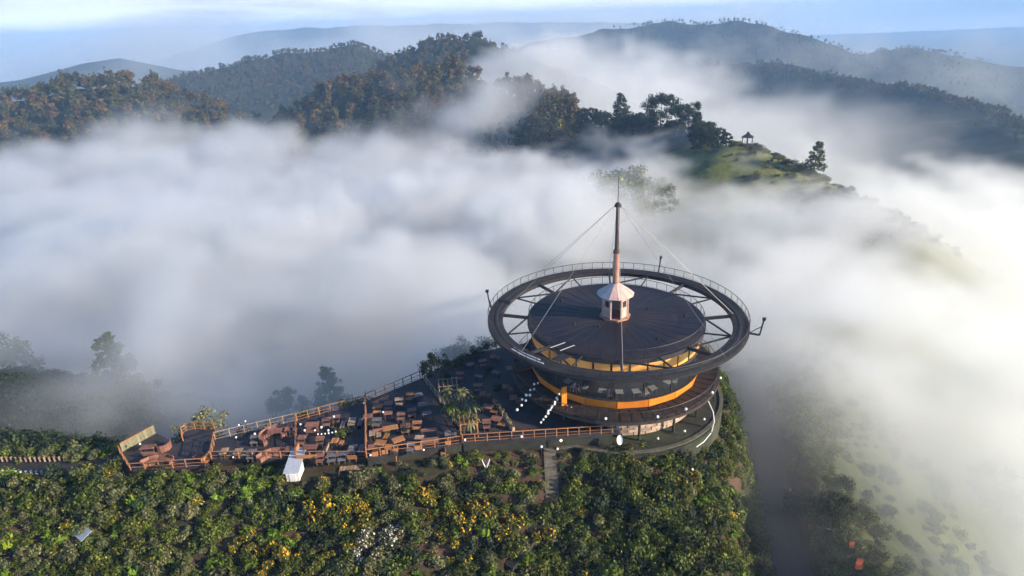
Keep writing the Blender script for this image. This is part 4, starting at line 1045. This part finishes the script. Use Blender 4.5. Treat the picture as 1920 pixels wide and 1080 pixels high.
# ---- trees of the far ridge
FV = []
for i in range(8):
    t = MB(); t.tube((0, 0, 0), (0, 0, 6), .3, .15, 5)
    rs_ = random.Random(i); cl = []
    for k in range(9):
        a = rs_.uniform(0, TAU); q = rs_.uniform(0, 2.6); zz = rs_.uniform(4, 11)
        cl.append(((math.cos(a) * q, math.sin(a) * q, zz), (rs_.uniform(1.3, 2.3),) * 2 + (rs_.uniform(1, 1.7),)))
    if i % 3 == 0: cl.append(((0, 0, 12.5), (1.2, 1.2, 1.8)))
    FV.append(leaf_mesh('far_tree_crown', [M_leaf_brown if i % 3 == 1 else M_leaf_ridge, M_leaf_ridge], cl, 300, .62, 900 + i, shell=.4))
tr_m = MB().tube((0, 0, 0), (0, 0, 7), .32, .14, 5).mesh('trunk', M_bark)
cand = []
rs = np.random.RandomState(8)
def band(poly, n, sp, toward, maxd):
    pts = np.array(poly); seg = np.hypot(*(pts[1:, :2] - pts[:-1, :2]).T); cum = np.concatenate([[0], np.cumsum(seg)])
    for _ in range(n):
        s_ = rs.uniform(0, cum[-1]); x = np.interp(s_, cum, pts[:, 0]); y = np.interp(s_, cum, pts[:, 1])
        d = rs.uniform(-sp, maxd) if toward else rs.normal(0, sp)
        x2, y2 = x + rs.normal(0, 8), y - d * rs.rand() ** .3
        cand.append((x2, y2))
band(CREST[2:17], 2300, 14, True, 140)
band(PEAK[1:6], 500, 14, True, 90)
band(MID[1:6], 1500, 16, True, 200)
band(CREST[16:19], 60, 8, True, 30)
band(FARR2, 900, 16, True, 220); band(FARR[2:10], 900, 30, True, 240)
cx_ = np.array([c[0] for c in cand]); cy_ = np.array([c[1] for c in cand]); cz_ = terrain(cx_, cy_)
far_places = []
for x, y, z in zip(cx_, cy_, cz_):
    px, py, dp = camproj(x, y, z)
    if px < -80 or px > 2000 or py > 420 or (px > 1075 and y < 400): continue
    hd_ = math.hypot(x, y); sc_ = RND.uniform(.55, 1.2) if hd_ < 640 else RND.uniform(.45, .85)
    far_places.append((RND.randrange(8), float(x), float(y), float(z) - (.5 if hd_ < 640 else 3.2 * sc_), RND.uniform(0, 6), sc_, dp, px, py))
vis = [t for t in far_places if t[6] < 640 and t[7] < 1080]
vis.sort(key=lambda t: -t[5] / t[6])
ind = vis[:285]; ids = set(id(t) for t in ind)
for t in ind:
    q, x, y, z, rz, s = t[:6]
    px = t[7]; zz = 'on the wooded knoll at far left' if px < 420 else ('on the low saddle of the wooded ridge' if px < 640 else ('on the wooded slope under the central peak' if px < 900 else 'on the right shoulder of the wooded ridge'))
    e = empty('ridge_tree', (x, y, z), rz, label=('brownish' if q % 3 == 1 else 'olive green') + ' round-crowned tree ' + zz, cat='tree', group=('brownish' if q % 3 == 1 else 'olive green') + ' trees ' + zz); e.scale = (s,) * 3
    link('crown', FV[q], e); link('trunk', tr_m, e)
join_copies('far_woodland', FV, [t[:6] for t in far_places if id(t) not in ids], label='dense woodland covering the far misty ridges')
print('far trees', len(far_places))

# ---- gazebo on the crest
gx_, gy_ = (87.7, 234.1); g0 = ground_z(gx_, gy_)
e = empty('gazebo', (gx_, gy_, g0), R(20), label='tiny gazebo with a dark peaked roof on the far green crest', cat='gazebo')
for sx in (-1, 1):
    for sy in (-1, 1): MB().box((sx * 1.2, sy * 1.2, 1.5), (.22, .22, 3.0)).build('post', M_dark, e)
MB().box((0, 0, .15), (3.4, 3.4, .3)).build('floor', M_dark, e)
MB().lathe([(2.9, 2.9), (1.3, 3.7), (.02, 5.0)], 4).build('roof', M_fascia, e)

# ---- stairs and paths
M_path = mat('damp_path', (0.022, 0.025, 0.024), .85, (0.045, 0.045, 0.04), 2, bump=.3)
e = empty('garden_stair', (0, 0, 0), 0, label='steep concrete stair running down through the shrubs from the retaining wall', cat='stair')
a_, b_ = STEPS[0], STEPS[1]
nst = 15
for k in range(nst):
    t = k / (nst - 1); x = a_[0] + (b_[0] - a_[0]) * t; y = a_[1] + (b_[1] - a_[1]) * t; z = ground_z(x, y) + .12
    MB().box((x, y, z), (1.25, .34, .26)).build('step', mat('step_concrete', (0.10, 0.095, 0.08), .9, (0.16, 0.15, 0.125), 3, rand=.15), e)
def ribbon(name, pts, w_, m, kind='structure', dz=.06, n=14):
    q = MB(); L_ = []
    for i in range(len(pts) - 1):
        for k in range(n):
            t = k / n; L_.append((pts[i][0] + (pts[i + 1][0] - pts[i][0]) * t, pts[i][1] + (pts[i + 1][1] - pts[i][1]) * t))
    L_.append(pts[-1]); prev = None
    for i, (x, y) in enumerate(L_):
        j = min(i + 1, len(L_) - 1); k = max(i - 1, 0); dx, dy = L_[j][0] - L_[k][0], L_[j][1] - L_[k][1]; l = math.hypot(dx, dy)
        nx, ny = -dy / l * w_ / 2, dx / l * w_ / 2; z = max(ground_z(x + nx, y + ny), ground_z(x, y), ground_z(x - nx, y - ny)) + dz
        cur = ((x + nx, y + ny, z), (x - nx, y - ny, z), (x + nx, y + ny, z - .5), (x - nx, y - ny, z - .5))
        if prev: q.add([*prev, *cur], [(0, 1, 5, 4), (0, 4, 6, 2), (1, 3, 7, 5)])
        prev = cur
    o = q.build(name, m); return tag(o, kind=kind)
ribbon('garden_path', STEPS[1:], 1.0, M_path)
ribbon('walkway', PATHL, 2.2, M_path)
M_road = mat('road_asphalt', (0.040, 0.042, 0.048), .8, (0.062, 0.062, 0.068), 1.2, bump=.2)
ribbon('road', [(float(np.interp(y, [30, 45, 53, 64.5, 80, 95], [25.8, 27.2, 28.4, 31.5, 35.6, 40])), float(y)) for y in (34, 42, 50, 58, 66, 74, 82, 92)], 3.5, M_road, n=5)
# white-topped posts on both sides of the walkway
def offline(pts, d, step):
    out = []
    for (xa, ya), (xb, yb) in zip(pts[:-1], pts[1:]):
        L_ = math.hypot(xb - xa, yb - ya); nx, ny = -(yb - ya) / L_, (xb - xa) / L_
        for k in range(int(L_ / step)):
            t = k * step / L_; out.append((xa + (xb - xa) * t + nx * d, ya + (yb - ya) * t + ny * d))
    return out
pm_ = MB().box((0, 0, .3), (.16, .16, .6)).mesh('post', M_white); pm2 = MB().box((0, 0, .3), (.16, .16, .6)).mesh('post', M_palewood)
for d, lab, mm, st_ in ((1.15, 'row of pale posts with a rail along the far side of the left walkway', pm2, .62), (-1.15, 'row of white posts with a rail along the near side of the left walkway', pm_, .62)):
    L_ = offline(PATHL, d, st_); L_ = [p for p in L_ if camproj(p[0], p[1], -11)[0] > -30 and (d < 0 or camproj(p[0], p[1], -11)[0] < 130)]
    e = empty('path_railing', (0, 0, 0), 0, label=lab, cat='railing'); prev = None
    for (x, y) in L_:
        z = ground_z(x, y) + .05; link('post', mm, e, (x, y, z), .3)
        if prev: MB().bar(Vector(prev) + Vector((0, 0, .5)), Vector((x, y, z + .5)), .06, .05).build('rail', M_greywood, e)
        prev = (x, y, z)

# ---- service hut under the terrace
hx, hy = (-21.90, 51.22)
e = empty('white_hut', (hx, hy, -10.9), 0, label='tiny white hut with a bluish sheet roof under the terrace railing', cat='hut')
MB().box((0, -.2, 1.0), (1.25, 1.6, 2.0)).build('wall', M_white, e)
MB().bar((0, -1.2, 2.05), (-.2, 2.4, 2.35), 1.5, .08).build('roof', mat('sheet_metal', (0.42, 0.48, 0.56), .4, (0.52, 0.57, 0.64), 3, metal=.2), e)
MB().box((0, -1.02, .95), (.6, .05, 1.6)).build('door', M_white, e)
rx_, ry_ = (-19.23, 51.90)
e = empty('shed', (rx_, ry_, -10.9), 0, label='low shed with a dark corrugated roof right of the white hut', cat='shed')
for sx in (-1, 1):
    for sy in (-1, 1): MB().box((sx * 1.6, sy * .75, .45), (.1, .1, .9)).build('post', M_dark, e)
for k in range(12): MB().box((-1.84 + k * .335, 0, 1.0 + .02 * (k % 2)), (.32, 1.8, .05), 0, R(8)).build('roof_sheet', mat('corrugated_roof', (0.055, 0.065, 0.065), .55, (0.09, 0.10, 0.095), 3, rand=.2), e)
bx_, by_ = (-16.45, 51.14)
e = empty('box_hut', (bx_, by_, -10.9), R(4), label='brown open-fronted box hut below the railing, right of the shed', cat='hut')
MB().box((-1.15, 0, .6), (.12, 1.2, 1.2)).build('side_wall', M_wood, e); MB().box((1.15, 0, .6), (.12, 1.2, 1.2)).build('side_wall', M_palewood, e)
MB().box((0, .55, .6), (2.3, .1, 1.2)).build('back_wall', M_redwood, e); MB().box((0, 0, .04), (2.3, 1.2, .08)).build('floor', M_palewood, e)
for k in range(7): MB().box((-1.05 + .35 * k, .35, 1.24), (.3, .7, .05)).build('roof_board', M_palewood, e)
for i, (px, py) in enumerate(()): pass
for i, (p, lab) in enumerate([((-18.06, 50.70), 'white cube seat at the front of the yard, leftmost of three'), ((-17.00, 50.87), 'white cube seat at the front of the yard, middle of three'), ((-16.07, 51.21), 'white cube seat at the front of the yard, rightmost of three')]):
    e = empty('cube_seat', (p[0], p[1], -10.9), .2 * i, label=lab, cat='seat'); MB().box((0, 0, .22), (.42, .42, .4)).build('base', M_white, e); MB().box((0, 0, .45), (.44, .44, .06)).build('cushion', M_globe, e)
for i, (p, z, lab) in enumerate([((-20.49, 51.47), -10.9, 'orange chair in the service yard below the shed'), ((-12.17, 52.34), None, 'orange wooden chair on the earth bank below the upper terrace, left one'), ((-11.41, 52.62), None, 'orange wooden chair on the earth bank below the upper terrace, right one'), ((-7.54, 52.63), None, 'orange wooden chair on the bank below the palms')]):
    q = chair_meshes(M_wood); chair(p[0], p[1], z if z else ground_z(p[0], p[1]) + .05, R(200 + 30 * i), q, lab, None, name='wooden_chair')

# ---- satellite dish, poles, pipes
dx_, dy_ = (10.06, 52.86)
e = empty('satellite_dish', (dx_, dy_, -9.66), R(15), label='white satellite dish at the edge of the lower terrace', cat='dish')
MB().tube((0, 0, 0), (0, 0, 1.0), .04, n=6).build('stand', M_steel, e)
dsh = MB().lathe([(.02, 0), (.25, .03), (.42, .09), (.50, .15)], 20).build('dish', M_globe, e, True, (0, -.05, 1.1)); dsh.rotation_euler = (R(72), 0, 0)
dsh.scale = (.62, 1, 1)
MB().tube((0, -.05, 1.1), (0, -.5, 1.0), .02, n=4).build('feed_arm', M_steel, e)
def curve_pipe(name, pts, r, m, label, cat):
    q = MB()
    for a, b in zip(pts[:-1], pts[1:]): q.tube(a, b, r, n=6)
    o = q.build(name, m); return tag(o, label, cat)
def P3(p, z): return (p[0], p[1], z)
curve_pipe('white_pipe', [P3((20.09, 56.97), -7.2), P3((20.42, 56.17), -8.0), P3((20.48, 55.74), -8.9), P3((20.10, 55.16), -9.8)], .06, M_white, 'thin white pipe curving down beside the right end of the gallery', 'pipe')
curve_pipe('white_pipe', [P3((20.04, 55.12), -9.9), P3((18.96, 53.87), -10.0), P3((18.06, 53.31), -10.2)], .05, M_white, 'short white pipe bending along the end of the lower terrace', 'pipe')
for i, (px_, lab) in enumerate([((-3.30, 50.85), 'forked white trunk standing bare among the shrubs below the palms')]):
    x, y = px_; z = ground_z(x, y); q = MB(); q.tube((x, y, z), (x + .05, y, z + .35), .09, .08); q.tube((x + .05, y, z + .35), (x - .3, y, z + 1.5), .07, .04); q.tube((x + .05, y, z + .35), (x + .45, y + .1, z + 1.4), .075, .06)
    tag(q.build('bare_trunk', M_white), lab, 'trunk')
def pole(p, h, lab, lean=(0, 0), r=.04, name='lamp_pole', bulb=True, z=None, lit=False):
    z = ground_z(*p) if z is None else z
    e = empty(name, (p[0], p[1], z), 0, label=lab, cat='lamp'); MB().tube((0, 0, 0), (lean[0], lean[1], h), r, n=5).build('pole', M_steel, e)
    if bulb: MB().sphere((lean[0], lean[1], h + .1), .13).build('globe', M_bulb if lit else M_globe, e, True)
pole((2.25, 51.56), 2.2, 'slim pole with a hanging white globe left of the retaining wall')
pole((4.27, 52.93), 1.1, 'lit yellow globe lamp on the corner of the retaining wall', z=-9.66, lit=True)
pole((3.87, 52.53), .4, 'small white globe lamp low on the corner of the retaining wall', z=-9.66)
pole((1.67, 53.63), .5, 'white globe lamp below the front railing', z=-9.9)
pole((7.62, 53.85), .4, 'small white globe on the lower terrace left of the dish', z=-9.66)
pole((14.10, 53.43), .5, 'small white globe on the lower terrace right of the dish', z=-9.66)
pole((17.09, 54.49), .5, 'small white globe near the right end of the lower terrace', z=-9.66)
pole((19.51, 56.00), .8, 'small white globe at the very right end of the lower terrace', z=-9.66)
pole((17.21, 51.49), 1.2, 'white globe lamp standing in the shrubs right of the lower terrace')
pole((-3.66, 53.84), .5, 'white globe lamp on the bank left of the pole')
# globes along the gallery railing
for i, (a, t_) in enumerate([(-103, 'left of the middle'), (-78, 'right of the middle'), (-62, 'on the front right curve'), (-40, 'on the right curve'), (-24, 'at the far right')]):
    x, y = CX + 11.75 * math.cos(R(a)), CY + 11.75 * math.sin(R(a))
    e = empty('globe_lamp', (x, y, -6.3), 0, label='white globe lamp hung outside the gallery railing, ' + t_, cat='lamp', group='globe lamps round the gallery')
    MB().tube((0, 0, -.4), (0, 0, .3), .025, n=5).build('bracket', M_fascia, e); MB().sphere((0, 0, .35), .15).build('globe', M_globe, e, True)
# festoons of white globes hanging in the shade left of the pavilion
def festoon(a, b, n, sag, label, r=.14, m=None):
    e = empty('string_light', a, 0, label=label, cat='string light'); b = Vector(b) - Vector(a); q = MB(); prev = Vector((0, 0, 0)); N_ = 14
    f = lambda t: b * t + Vector((0, 0, -sag * 4 * t * (1 - t)))
    for k in range(1, N_ + 1): q.tube(f((k - 1) / N_), f(k / N_), .012, n=3, cap=False)
    q.build('cable', M_fascia, e)
    for k in range(n):
        p = f((k + .5) / n) + Vector((0, 0, -.15)); MB().sphere(p, r * RND.uniform(.8, 1.15)).build('bulb', m or M_globe, e, True)
festoon(P3((2.61, 60.02), -5.5), P3((-0.22, 54.55), -5.8), 6, .3, 'string of white globes hanging left of the pavilion, the upper left one')
festoon(P3((2.16, 59.00), -5.0), P3((0.36, 55.98), -5.5), 4, .2, 'short string of white globes under the edge of the ring walkway')
festoon(P3((4.55, 57.02), -5.2), P3((2.22, 53.49), -6.6), 9, .3, 'dense string of white globes running down to the front railing')
festoon(P3((4.38, 56.33), -5.4), P3((2.99, 54.60), -6.0), 4, .2, 'short string of white globes beside the orange parapet')
festoon(P3((4.59, 56.24), -6.0), P3((7.78, 54.14), -6.3), 8, .15, 'string of small white globes along the left end of the gallery railing', r=.08)
festoon(P3((-20.71, 55.07), -7.9), P3((-18.62, 55.48), -7.9), 6, .1, 'string of small globes over the divided tier', r=.09)
# vertical orange board at the left end of the orange parapet
e = empty('orange_screen', (*(4.89, 55.98), -6.36), R(20), label='narrow orange wooden screen at the left end of the orange parapet', cat='screen')
for k in range(3): MB().box((-.2 + .2 * k, 0, 1.1), (.16, .08, 2.2)).build('board', M_orange, e)
# deck in deep shade below the left of the ring: two brick-red cabins
for i, (p, lab) in enumerate([((1.11, 64.22), 'dark red-brown cabin under the left side of the ring walkway')]):
    e = empty('cabin', (p[0], p[1], -8.3), R(25), label=lab, cat='cabin')
    MB().box((0, 0, 1.1), (2.2, 1.4, 2.2)).build('wall', mat('brick_red_boards', (0.22, 0.07, 0.04), .8, (0.30, 0.11, 0.06), 3), e); MB().box((0, 0, 2.27), (2.5, 1.8, .1)).build('roof', M_dark, e); MB().box((-.4, -.72, .95), (.7, .06, 1.8)).build('door', M_dark, e)

# ---- pale panel lying in the shrubs, lower left
p = (-40.38, 46.08); z = ground_z(*p) + .9
e = empty('metal_panel', (p[0], p[1], z), R(-35), label='pale blue metal panel roof half hidden in the shrubs at lower left', cat='roof')
for k in range(4):
    o = MB().box((-.75 + .5 * k, 0, 0), (.47, 1.1, .05)).build('panel', mat('pale_blue_panel', (0.30, 0.36, 0.42), .45, (0.22, 0.27, 0.32), 2, rand=.2), e)
e.rotation_euler = (R(22), 0, R(-35))
for sx in (-.8, .8): MB().box((sx, 0, -.6), (.07, .07, 1.1)).build('post', M_steel, e)

# ---- bank right of the road: orange banners and white rails
M_banner = mat('orange_red_cloth', (0.62, 0.11, 0.03), .7, (0.75, 0.17, 0.05), 3)
for i, (p, w_, h_, lab) in enumerate([((32.23, 47.51), .45, .85, 'smaller orange-red banner on the bank right of the road'), ((31.74, 45.14), .6, 1.35, 'larger orange-red banner, nearer the bottom of the picture')]):
    z = ground_z(*p) + .5; e = empty('banner', (p[0], p[1], z), R(-20), label=lab, cat='banner')
    MB().tube((-w_ / 2, 0, 0), (-w_ / 2, 0, h_ + 1.0), .03, n=5).build('pole', M_steel, e)
    q = MB(); n_ = 6
    for k in range(n_):
        z0, z1 = .9 + h_ * k / n_, .9 + h_ * (k + 1) / n_; o0, o1 = .05 * math.sin(k * 1.3), .05 * math.sin((k + 1) * 1.3)
        q.add([(-w_ / 2, o0, z0), (w_ / 2, -o0, z0 + .05), (w_ / 2, -o1, z1 + .05), (-w_ / 2, o1, z1), (-w_ / 2, o0 + .02, z0), (w_ / 2, -o0 + .02, z0 + .05), (w_ / 2, -o1 + .02, z1 + .05), (-w_ / 2, o1 + .02, z1)], [(0, 1, 2, 3), (7, 6, 5, 4), (0, 3, 7, 4), (1, 5, 6, 2)])
    q.build('cloth', M_banner, e)
for i, (a, b, lab) in enumerate([((31.70, 59.67), (31.88, 57.97), 'short white rail at the top of the bank right of the road'), ((31.07, 51.75), (31.73, 49.90), 'longer white rail on the bank above the orange banners')]):
    e = empty('guard_rail', (0, 0, 0), 0, label=lab, cat='rail'); za, zb = ground_z(*a) + 1.0, ground_z(*b) + 1.0
    MB().tube((*a, za), (*b, zb), .05, n=6).build('rail', M_white, e)
    for q_ in (a, b): MB().tube((*q_, ground_z(*q_) - .1), (*q_, ground_z(*q_) + 1.0), .03, n=6).build('post', M_white, e)

# ---------------------------------------------------------------- fog and haze
# (x, y, top height, reach, density) of the fog bank
FOG = [(-79, 103, -7.6, 30, 0.08), (-58, 117, -11.5, 30, 0.09), (-29, 127, -16.6, 30, 0.08), (5, 130, -15.6, 26, 0.08), (31, 185, -1.5, 26, 0.07), (-108, 169, -10.9, 40, 0.08), (-57, 192, -17.5, 40, 0.09), (-9, 200, -21.7, 40, 0.08), (47, 174, -21.7, 16, 0.05), (67, 236, -24.0, 14, 0.05), (87, 215, -17.6, 14, 0.03), (-16, 460, -12.6, 24, 0), (7, 440, -20.1, 24, 0), (24, 399, -20.8, 18, 0), (96, 189, -26.5, 14, 0.035), (-248, 314, -32.4, 70, 0.06), (-181, 334, -34.3, 60, 0.07), (-95, 326, -32.0, 60, 0.06), (-13, 320, -28.6, 50, 0.05), (-1483, 2013, -51.0, 700, 0.004), (-560, 2947, -106.4, 800, 0.003), (46, 276, -16.1, 30, 0.04), (58, 149, -17.8, 24, 0.05), (79, 139, -15.6, 30, 0.06), (84, 112, -13.6, 30, 0.06), (60, 67, -11.4, 22, 0.06), (46, 59, -10.5, 12, 0.03), (52, 86, -16.6, 18, 0.04), (129, 203, -21.0, 40, 0.06), (140, 170, -24.4, 40, 0.06), (29, 619, 23.3, 55, 0.035), (111, 549, 2.9, 50, 0.035), (171, 470, -11.8, 45, 0.03), (192, 385, -21.0, 40, 0.02), (207, 257, -36.5, 50, 0), (185, 297, -25.0, 50, 0), (284, 349, -45.9, 80, 0), (274, 418, -31.3, 80, 0), (336, 448, -59.1, 70, 0), (365, 597, -47.3, 80, 0), (522, 671, -71.8, 140, 0), (363, 823, -33.6, 120, 0), (269, 963, -3.0, 150, 0), (162, 3496, 14.5, 900, 0.0015), (1771, 3019, -0.7, 900, 0.0006), (-280, 750, -110.5, 150, 0.002), (218, 1078, -27.6, 200, 0.002), (110, 50, -60, 15, 0.003), (130, 95, -50, 20, 0.003), (58, 62, -9, 6, 0.06), (150, 60, -60, 26, 0.01), (200, 100, -60, 30, 0.01), (190, 170, -50, 30, 0.02), (70, 50, -22, 8, 0.04), (80, 70, -14, 10, 0.06), (-80, 76, -4, 9, 0.07), (-62, 76, -2, 8, 0.09), (-50, 76, -2, 8, 0.09), (-35, 74, -2, 6, 0.07), (-25, 76, -2, 6, 0.07), (-60, 62, -10, 5, 0.014), (-75, 64, -10, 5, 0.02), (-66, 70, -5, 6, 0.05), (-50, 95, 0, 12, 0.07), (-70, 95, 0, 12, 0.07), (-28, 82, -5, 9, 0.06), (-10, 86, -5, 9, 0.06), (5, 100, -5, 10, 0.04), (18, 125, -4, 12, 0.05), (-45, 100, -6, 12, 0.06), (-15, 110, -5, 12, 0.06), (48, 60, -9, 5, 0.09), (57, 54, -4, 8, 0.14), (49, 50, -9, 5, 0.09), (50, 76, -6, 8, 0.1), (62, 68, -6, 9, 0.1), (43, 88, -8, 7, 0.08), (36, 52, -28, 4, 0.003), (33, 70, -28, 4, 0.006), (50, 97, -8, 10, 0.08), (44, 46, -22, 4, 0.025), (50, 46, -15, 4, 0.07), (-36, 62, -12, 4, 0.02), (-18, 67, -12, 4, 0.02), (-27, 54, -5, 4, 0.008), (-19, 56, -5, 4, 0.008), (-34, 53, -5, 3, 0.008), (-40, 45, -22, 10, 0), (-20, 45, -22, 10, 0), (0, 45, -22, 10, 0), (15, 45, -24, 10, 0), (28, 48, -30, 9, 0), (-20, 54, -20, 5, 0.01), (11, 62, -20, 9, 0), (25, 62, -30, 7, 0.0)]
def fog_density(X, Y, Z, seed=40):
    W = np.full(X.shape, 1e-9, np.float32); Hs = W * -60.0; Ds = W * 0.0
    for (cx, cy_, h, s, dn) in FOG:
        w = np.exp(-((X - cx) ** 2 + (Y - cy_) ** 2) / (2 * s * s)).astype(np.float32)
        W = W + w; Hs = Hs + w * h; Ds = Ds + w * dn
    return Hs / W, Ds / W

def fog_grid(name, x0, x1, y0, y1, z0, z1, vox, mask, big, label):
    nx, ny, nz = int((x1 - x0) / vox) + 1, int((y1 - y0) / vox) + 1, int((z1 - z0) / vox) + 1
    xs = (x0 + vox * np.arange(nx)).astype(np.float32); ys = (y0 + vox * np.arange(ny)).astype(np.float32); zs = (z0 + vox * np.arange(nz)).astype(np.float32)
    X2, Y2 = np.meshgrid(xs, ys, indexing='ij')
    H2, D2 = fog_density(X2, Y2, None)
    T2 = terrain(X2, Y2, detail=False)
    X, Y, Z = np.meshgrid(xs, ys, zs, indexing='ij')
    H3 = H2[:, :, None]; D3 = D2[:, :, None]
    s = big
    qx = fbm(X / s, Y / s, Z / s * 1.3, 3, 61); qy = fbm(X / s + 5, Y / s, Z / s * 1.3, 3, 71)
    n1 = fbm(X / s + 0.9 * qx, Y / s + 0.9 * qy, Z / s * 1.6 + 0.6 * qx, 5, 81, 0.55)
    n2 = fbm(X / (s * 0.28) + 1.5 * qx, Y / (s * 0.28), Z / (s * 0.2) + qy, 3, 91, 0.5)
    amp = s * 0.42
    f = H3 + amp * (2.3 * n1) + amp * 0.42 * n2 - Z
    n3 = fbm(X / (s * 0.13) + 2.2 * qx, Y / (s * 0.13) + 1.5 * n1, Z / (s * 0.1) + 1.2 * qy, 2, 95, 0.6)
    f = f + amp * 0.34 * n3
    d = sstep(-amp * 0.08, amp * 0.42, f) * (0.2 + 0.8 * sstep(-0.35, 0.3, n1 + 0.6 * n2 + 0.25 * n3))
    d = d * D3
    d = d * mask(X, Y, Z)
    d = np.where(d < 0.0004, 0, d).astype(np.float32)
    me = bpy.data.meshes.new(name)
    me.vertices.add(d.size)
    at = me.attributes.new('fog', 'FLOAT', 'POINT'); at.data.foreach_set('value', d.ravel())
    o = bpy.data.objects.new(name, me); COL.objects.link(o)
    ng = bpy.data.node_groups.new(name, 'GeometryNodeTree')
    ng.interface.new_socket('Geometry', in_out='INPUT', socket_type='NodeSocketGeometry')
    ng.interface.new_socket('Geometry', in_out='OUTPUT', socket_type='NodeSocketGeometry')
    N, L = ng.nodes, ng.links
    gi = N.new('NodeGroupInput'); go = N.new('NodeGroupOutput')
    pos = N.new('GeometryNodeInputPosition'); sep = N.new('ShaderNodeSeparateXYZ'); L.new(pos.outputs[0], sep.inputs[0])
    def idx(sock, o0, n):
        a = N.new('ShaderNodeMath'); a.operation = 'SUBTRACT'; L.new(sock, a.inputs[0]); a.inputs[1].default_value = o0
        b = N.new('ShaderNodeMath'); b.operation = 'DIVIDE'; L.new(a.outputs[0], b.inputs[0]); b.inputs[1].default_value = vox
        c = N.new('ShaderNodeMath'); c.operation = 'ROUND'; L.new(b.outputs[0], c.inputs[0])
        c2 = N.new('ShaderNodeClamp'); L.new(c.outputs[0], c2.inputs[0]); c2.inputs[2].default_value = n - 1
        return c2.outputs[0]
    ix, iy, iz = idx(sep.outputs[0], x0, nx), idx(sep.outputs[1], y0, ny), idx(sep.outputs[2], z0, nz)
    def mad(a, k, b):
        m = N.new('FunctionNodeIntegerMath'); m.operation = 'MULTIPLY_ADD'
        L.new(a, m.inputs[0]); m.inputs[1].default_value = k; L.new(b, m.inputs[2]); return m.outputs[0]
    index = mad(mad(ix, ny, iy), nz, iz)
    si = N.new('GeometryNodeSampleIndex'); si.data_type = 'FLOAT'; si.domain = 'POINT'
    na = N.new('GeometryNodeInputNamedAttribute'); na.data_type = 'FLOAT'; na.inputs[0].default_value = 'fog'
    L.new(gi.outputs[0], si.inputs['Geometry'])
    L.new(na.outputs[0], [s_ for s_ in si.inputs if s_.name == 'Value' and s_.enabled][0] if any(s_.name == 'Value' and s_.enabled for s_ in si.inputs) else si.inputs[1])
    L.new(index, si.inputs['Index'])
    vc = N.new('GeometryNodeVolumeCube')
    L.new(si.outputs[0], vc.inputs['Density'])
    vc.inputs['Min'].default_value = (x0, y0, z0); vc.inputs['Max'].default_value = (xs[-1], ys[-1], zs[-1])
    vc.inputs['Resolution X'].default_value = nx; vc.inputs['Resolution Y'].default_value = ny; vc.inputs['Resolution Z'].default_value = nz
    sm = N.new('GeometryNodeSetMaterial'); sm.inputs['Material'].default_value = M_fog
    L.new(vc.outputs[0], sm.inputs[0]); L.new(sm.outputs[0], go.inputs[0])
    md = o.modifiers.new('fog', 'NODES'); md.node_group = ng
    me.materials.append(M_fog)
    tag(o, label=label, cat='fog', kind='stuff')
    print(name, nx, ny, nz, d.size, 'mean', float(d.mean()))
    return o

M_fog = bpy.data.materials.new('fog'); M_fog.use_nodes = True
_n = M_fog.node_tree; _n.nodes.clear()
_pv = _n.nodes.new('ShaderNodeVolumePrincipled'); _oo = _n.nodes.new('ShaderNodeOutputMaterial')
_pv.inputs['Color'].default_value = (0.945, 0.977, 1.0, 1); _pv.inputs['Density'].default_value = 1.0
_pv.inputs['Anisotropy'].default_value = 0.4
_n.links.new(_pv.outputs[0], _oo.inputs['Volume'])
SPLIT = 300
fog_grid('fog_bank', -190, 210, 34, 330, -70, 16, 2.4, lambda X, Y, Z: 1 - sstep(SPLIT - 20, SPLIT + 20, Y), 26, 'white fog filling the valley behind the terrace')
fog_grid('fog_bank', -760, 900, 270, 1250, -150, 60, 8.0, lambda X, Y, Z: sstep(SPLIT - 20, SPLIT + 20, Y), 70, 'pale cloud pouring over the wooded ridge')

fog_grid('fog_bank', -5200, 5200, 1260, 6400, -250, 60, 60.0, lambda X, Y, Z: sstep(1260, 1500, Y) * (1 - sstep(5900, 6300, Y)) * sstep(-5200, -4700, X) * (1 - sstep(4700, 5200, X)) * (1 - sstep(0, 250, X) * (1 - sstep(2000, 2600, Y))), 420, 'pale sea of cloud lying round the farthest ridges')

def box_mesh(name, lo, hi):
    me = bpy.data.meshes.new(name); bm = bmesh.new(); bmesh.ops.create_cube(bm, size=1)
    for v in bm.verts: v.co = Vector([(lo[i] + hi[i]) / 2 + v.co[i] * (hi[i] - lo[i]) for i in range(3)])
    bm.to_mesh(me); bm.free()
    o = bpy.data.objects.new(name, me); COL.objects.link(o); return o
hz = box_mesh('haze', (-6600, -400, -275), (6600, 7600, 75))
M_haze = bpy.data.materials.new('haze'); M_haze.use_nodes = True
_n = M_haze.node_tree; _n.nodes.clear()
_pv = _n.nodes.new('ShaderNodeVolumePrincipled'); _oo = _n.nodes.new('ShaderNodeOutputMaterial')
_pv.inputs['Color'].default_value = (0.34, 0.60, 1.0, 1); _pv.inputs['Density'].default_value = 0.00024
_n.links.new(_pv.outputs[0], _oo.inputs['Volume'])
hz.data.materials.append(M_haze); tag(hz, kind='stuff')
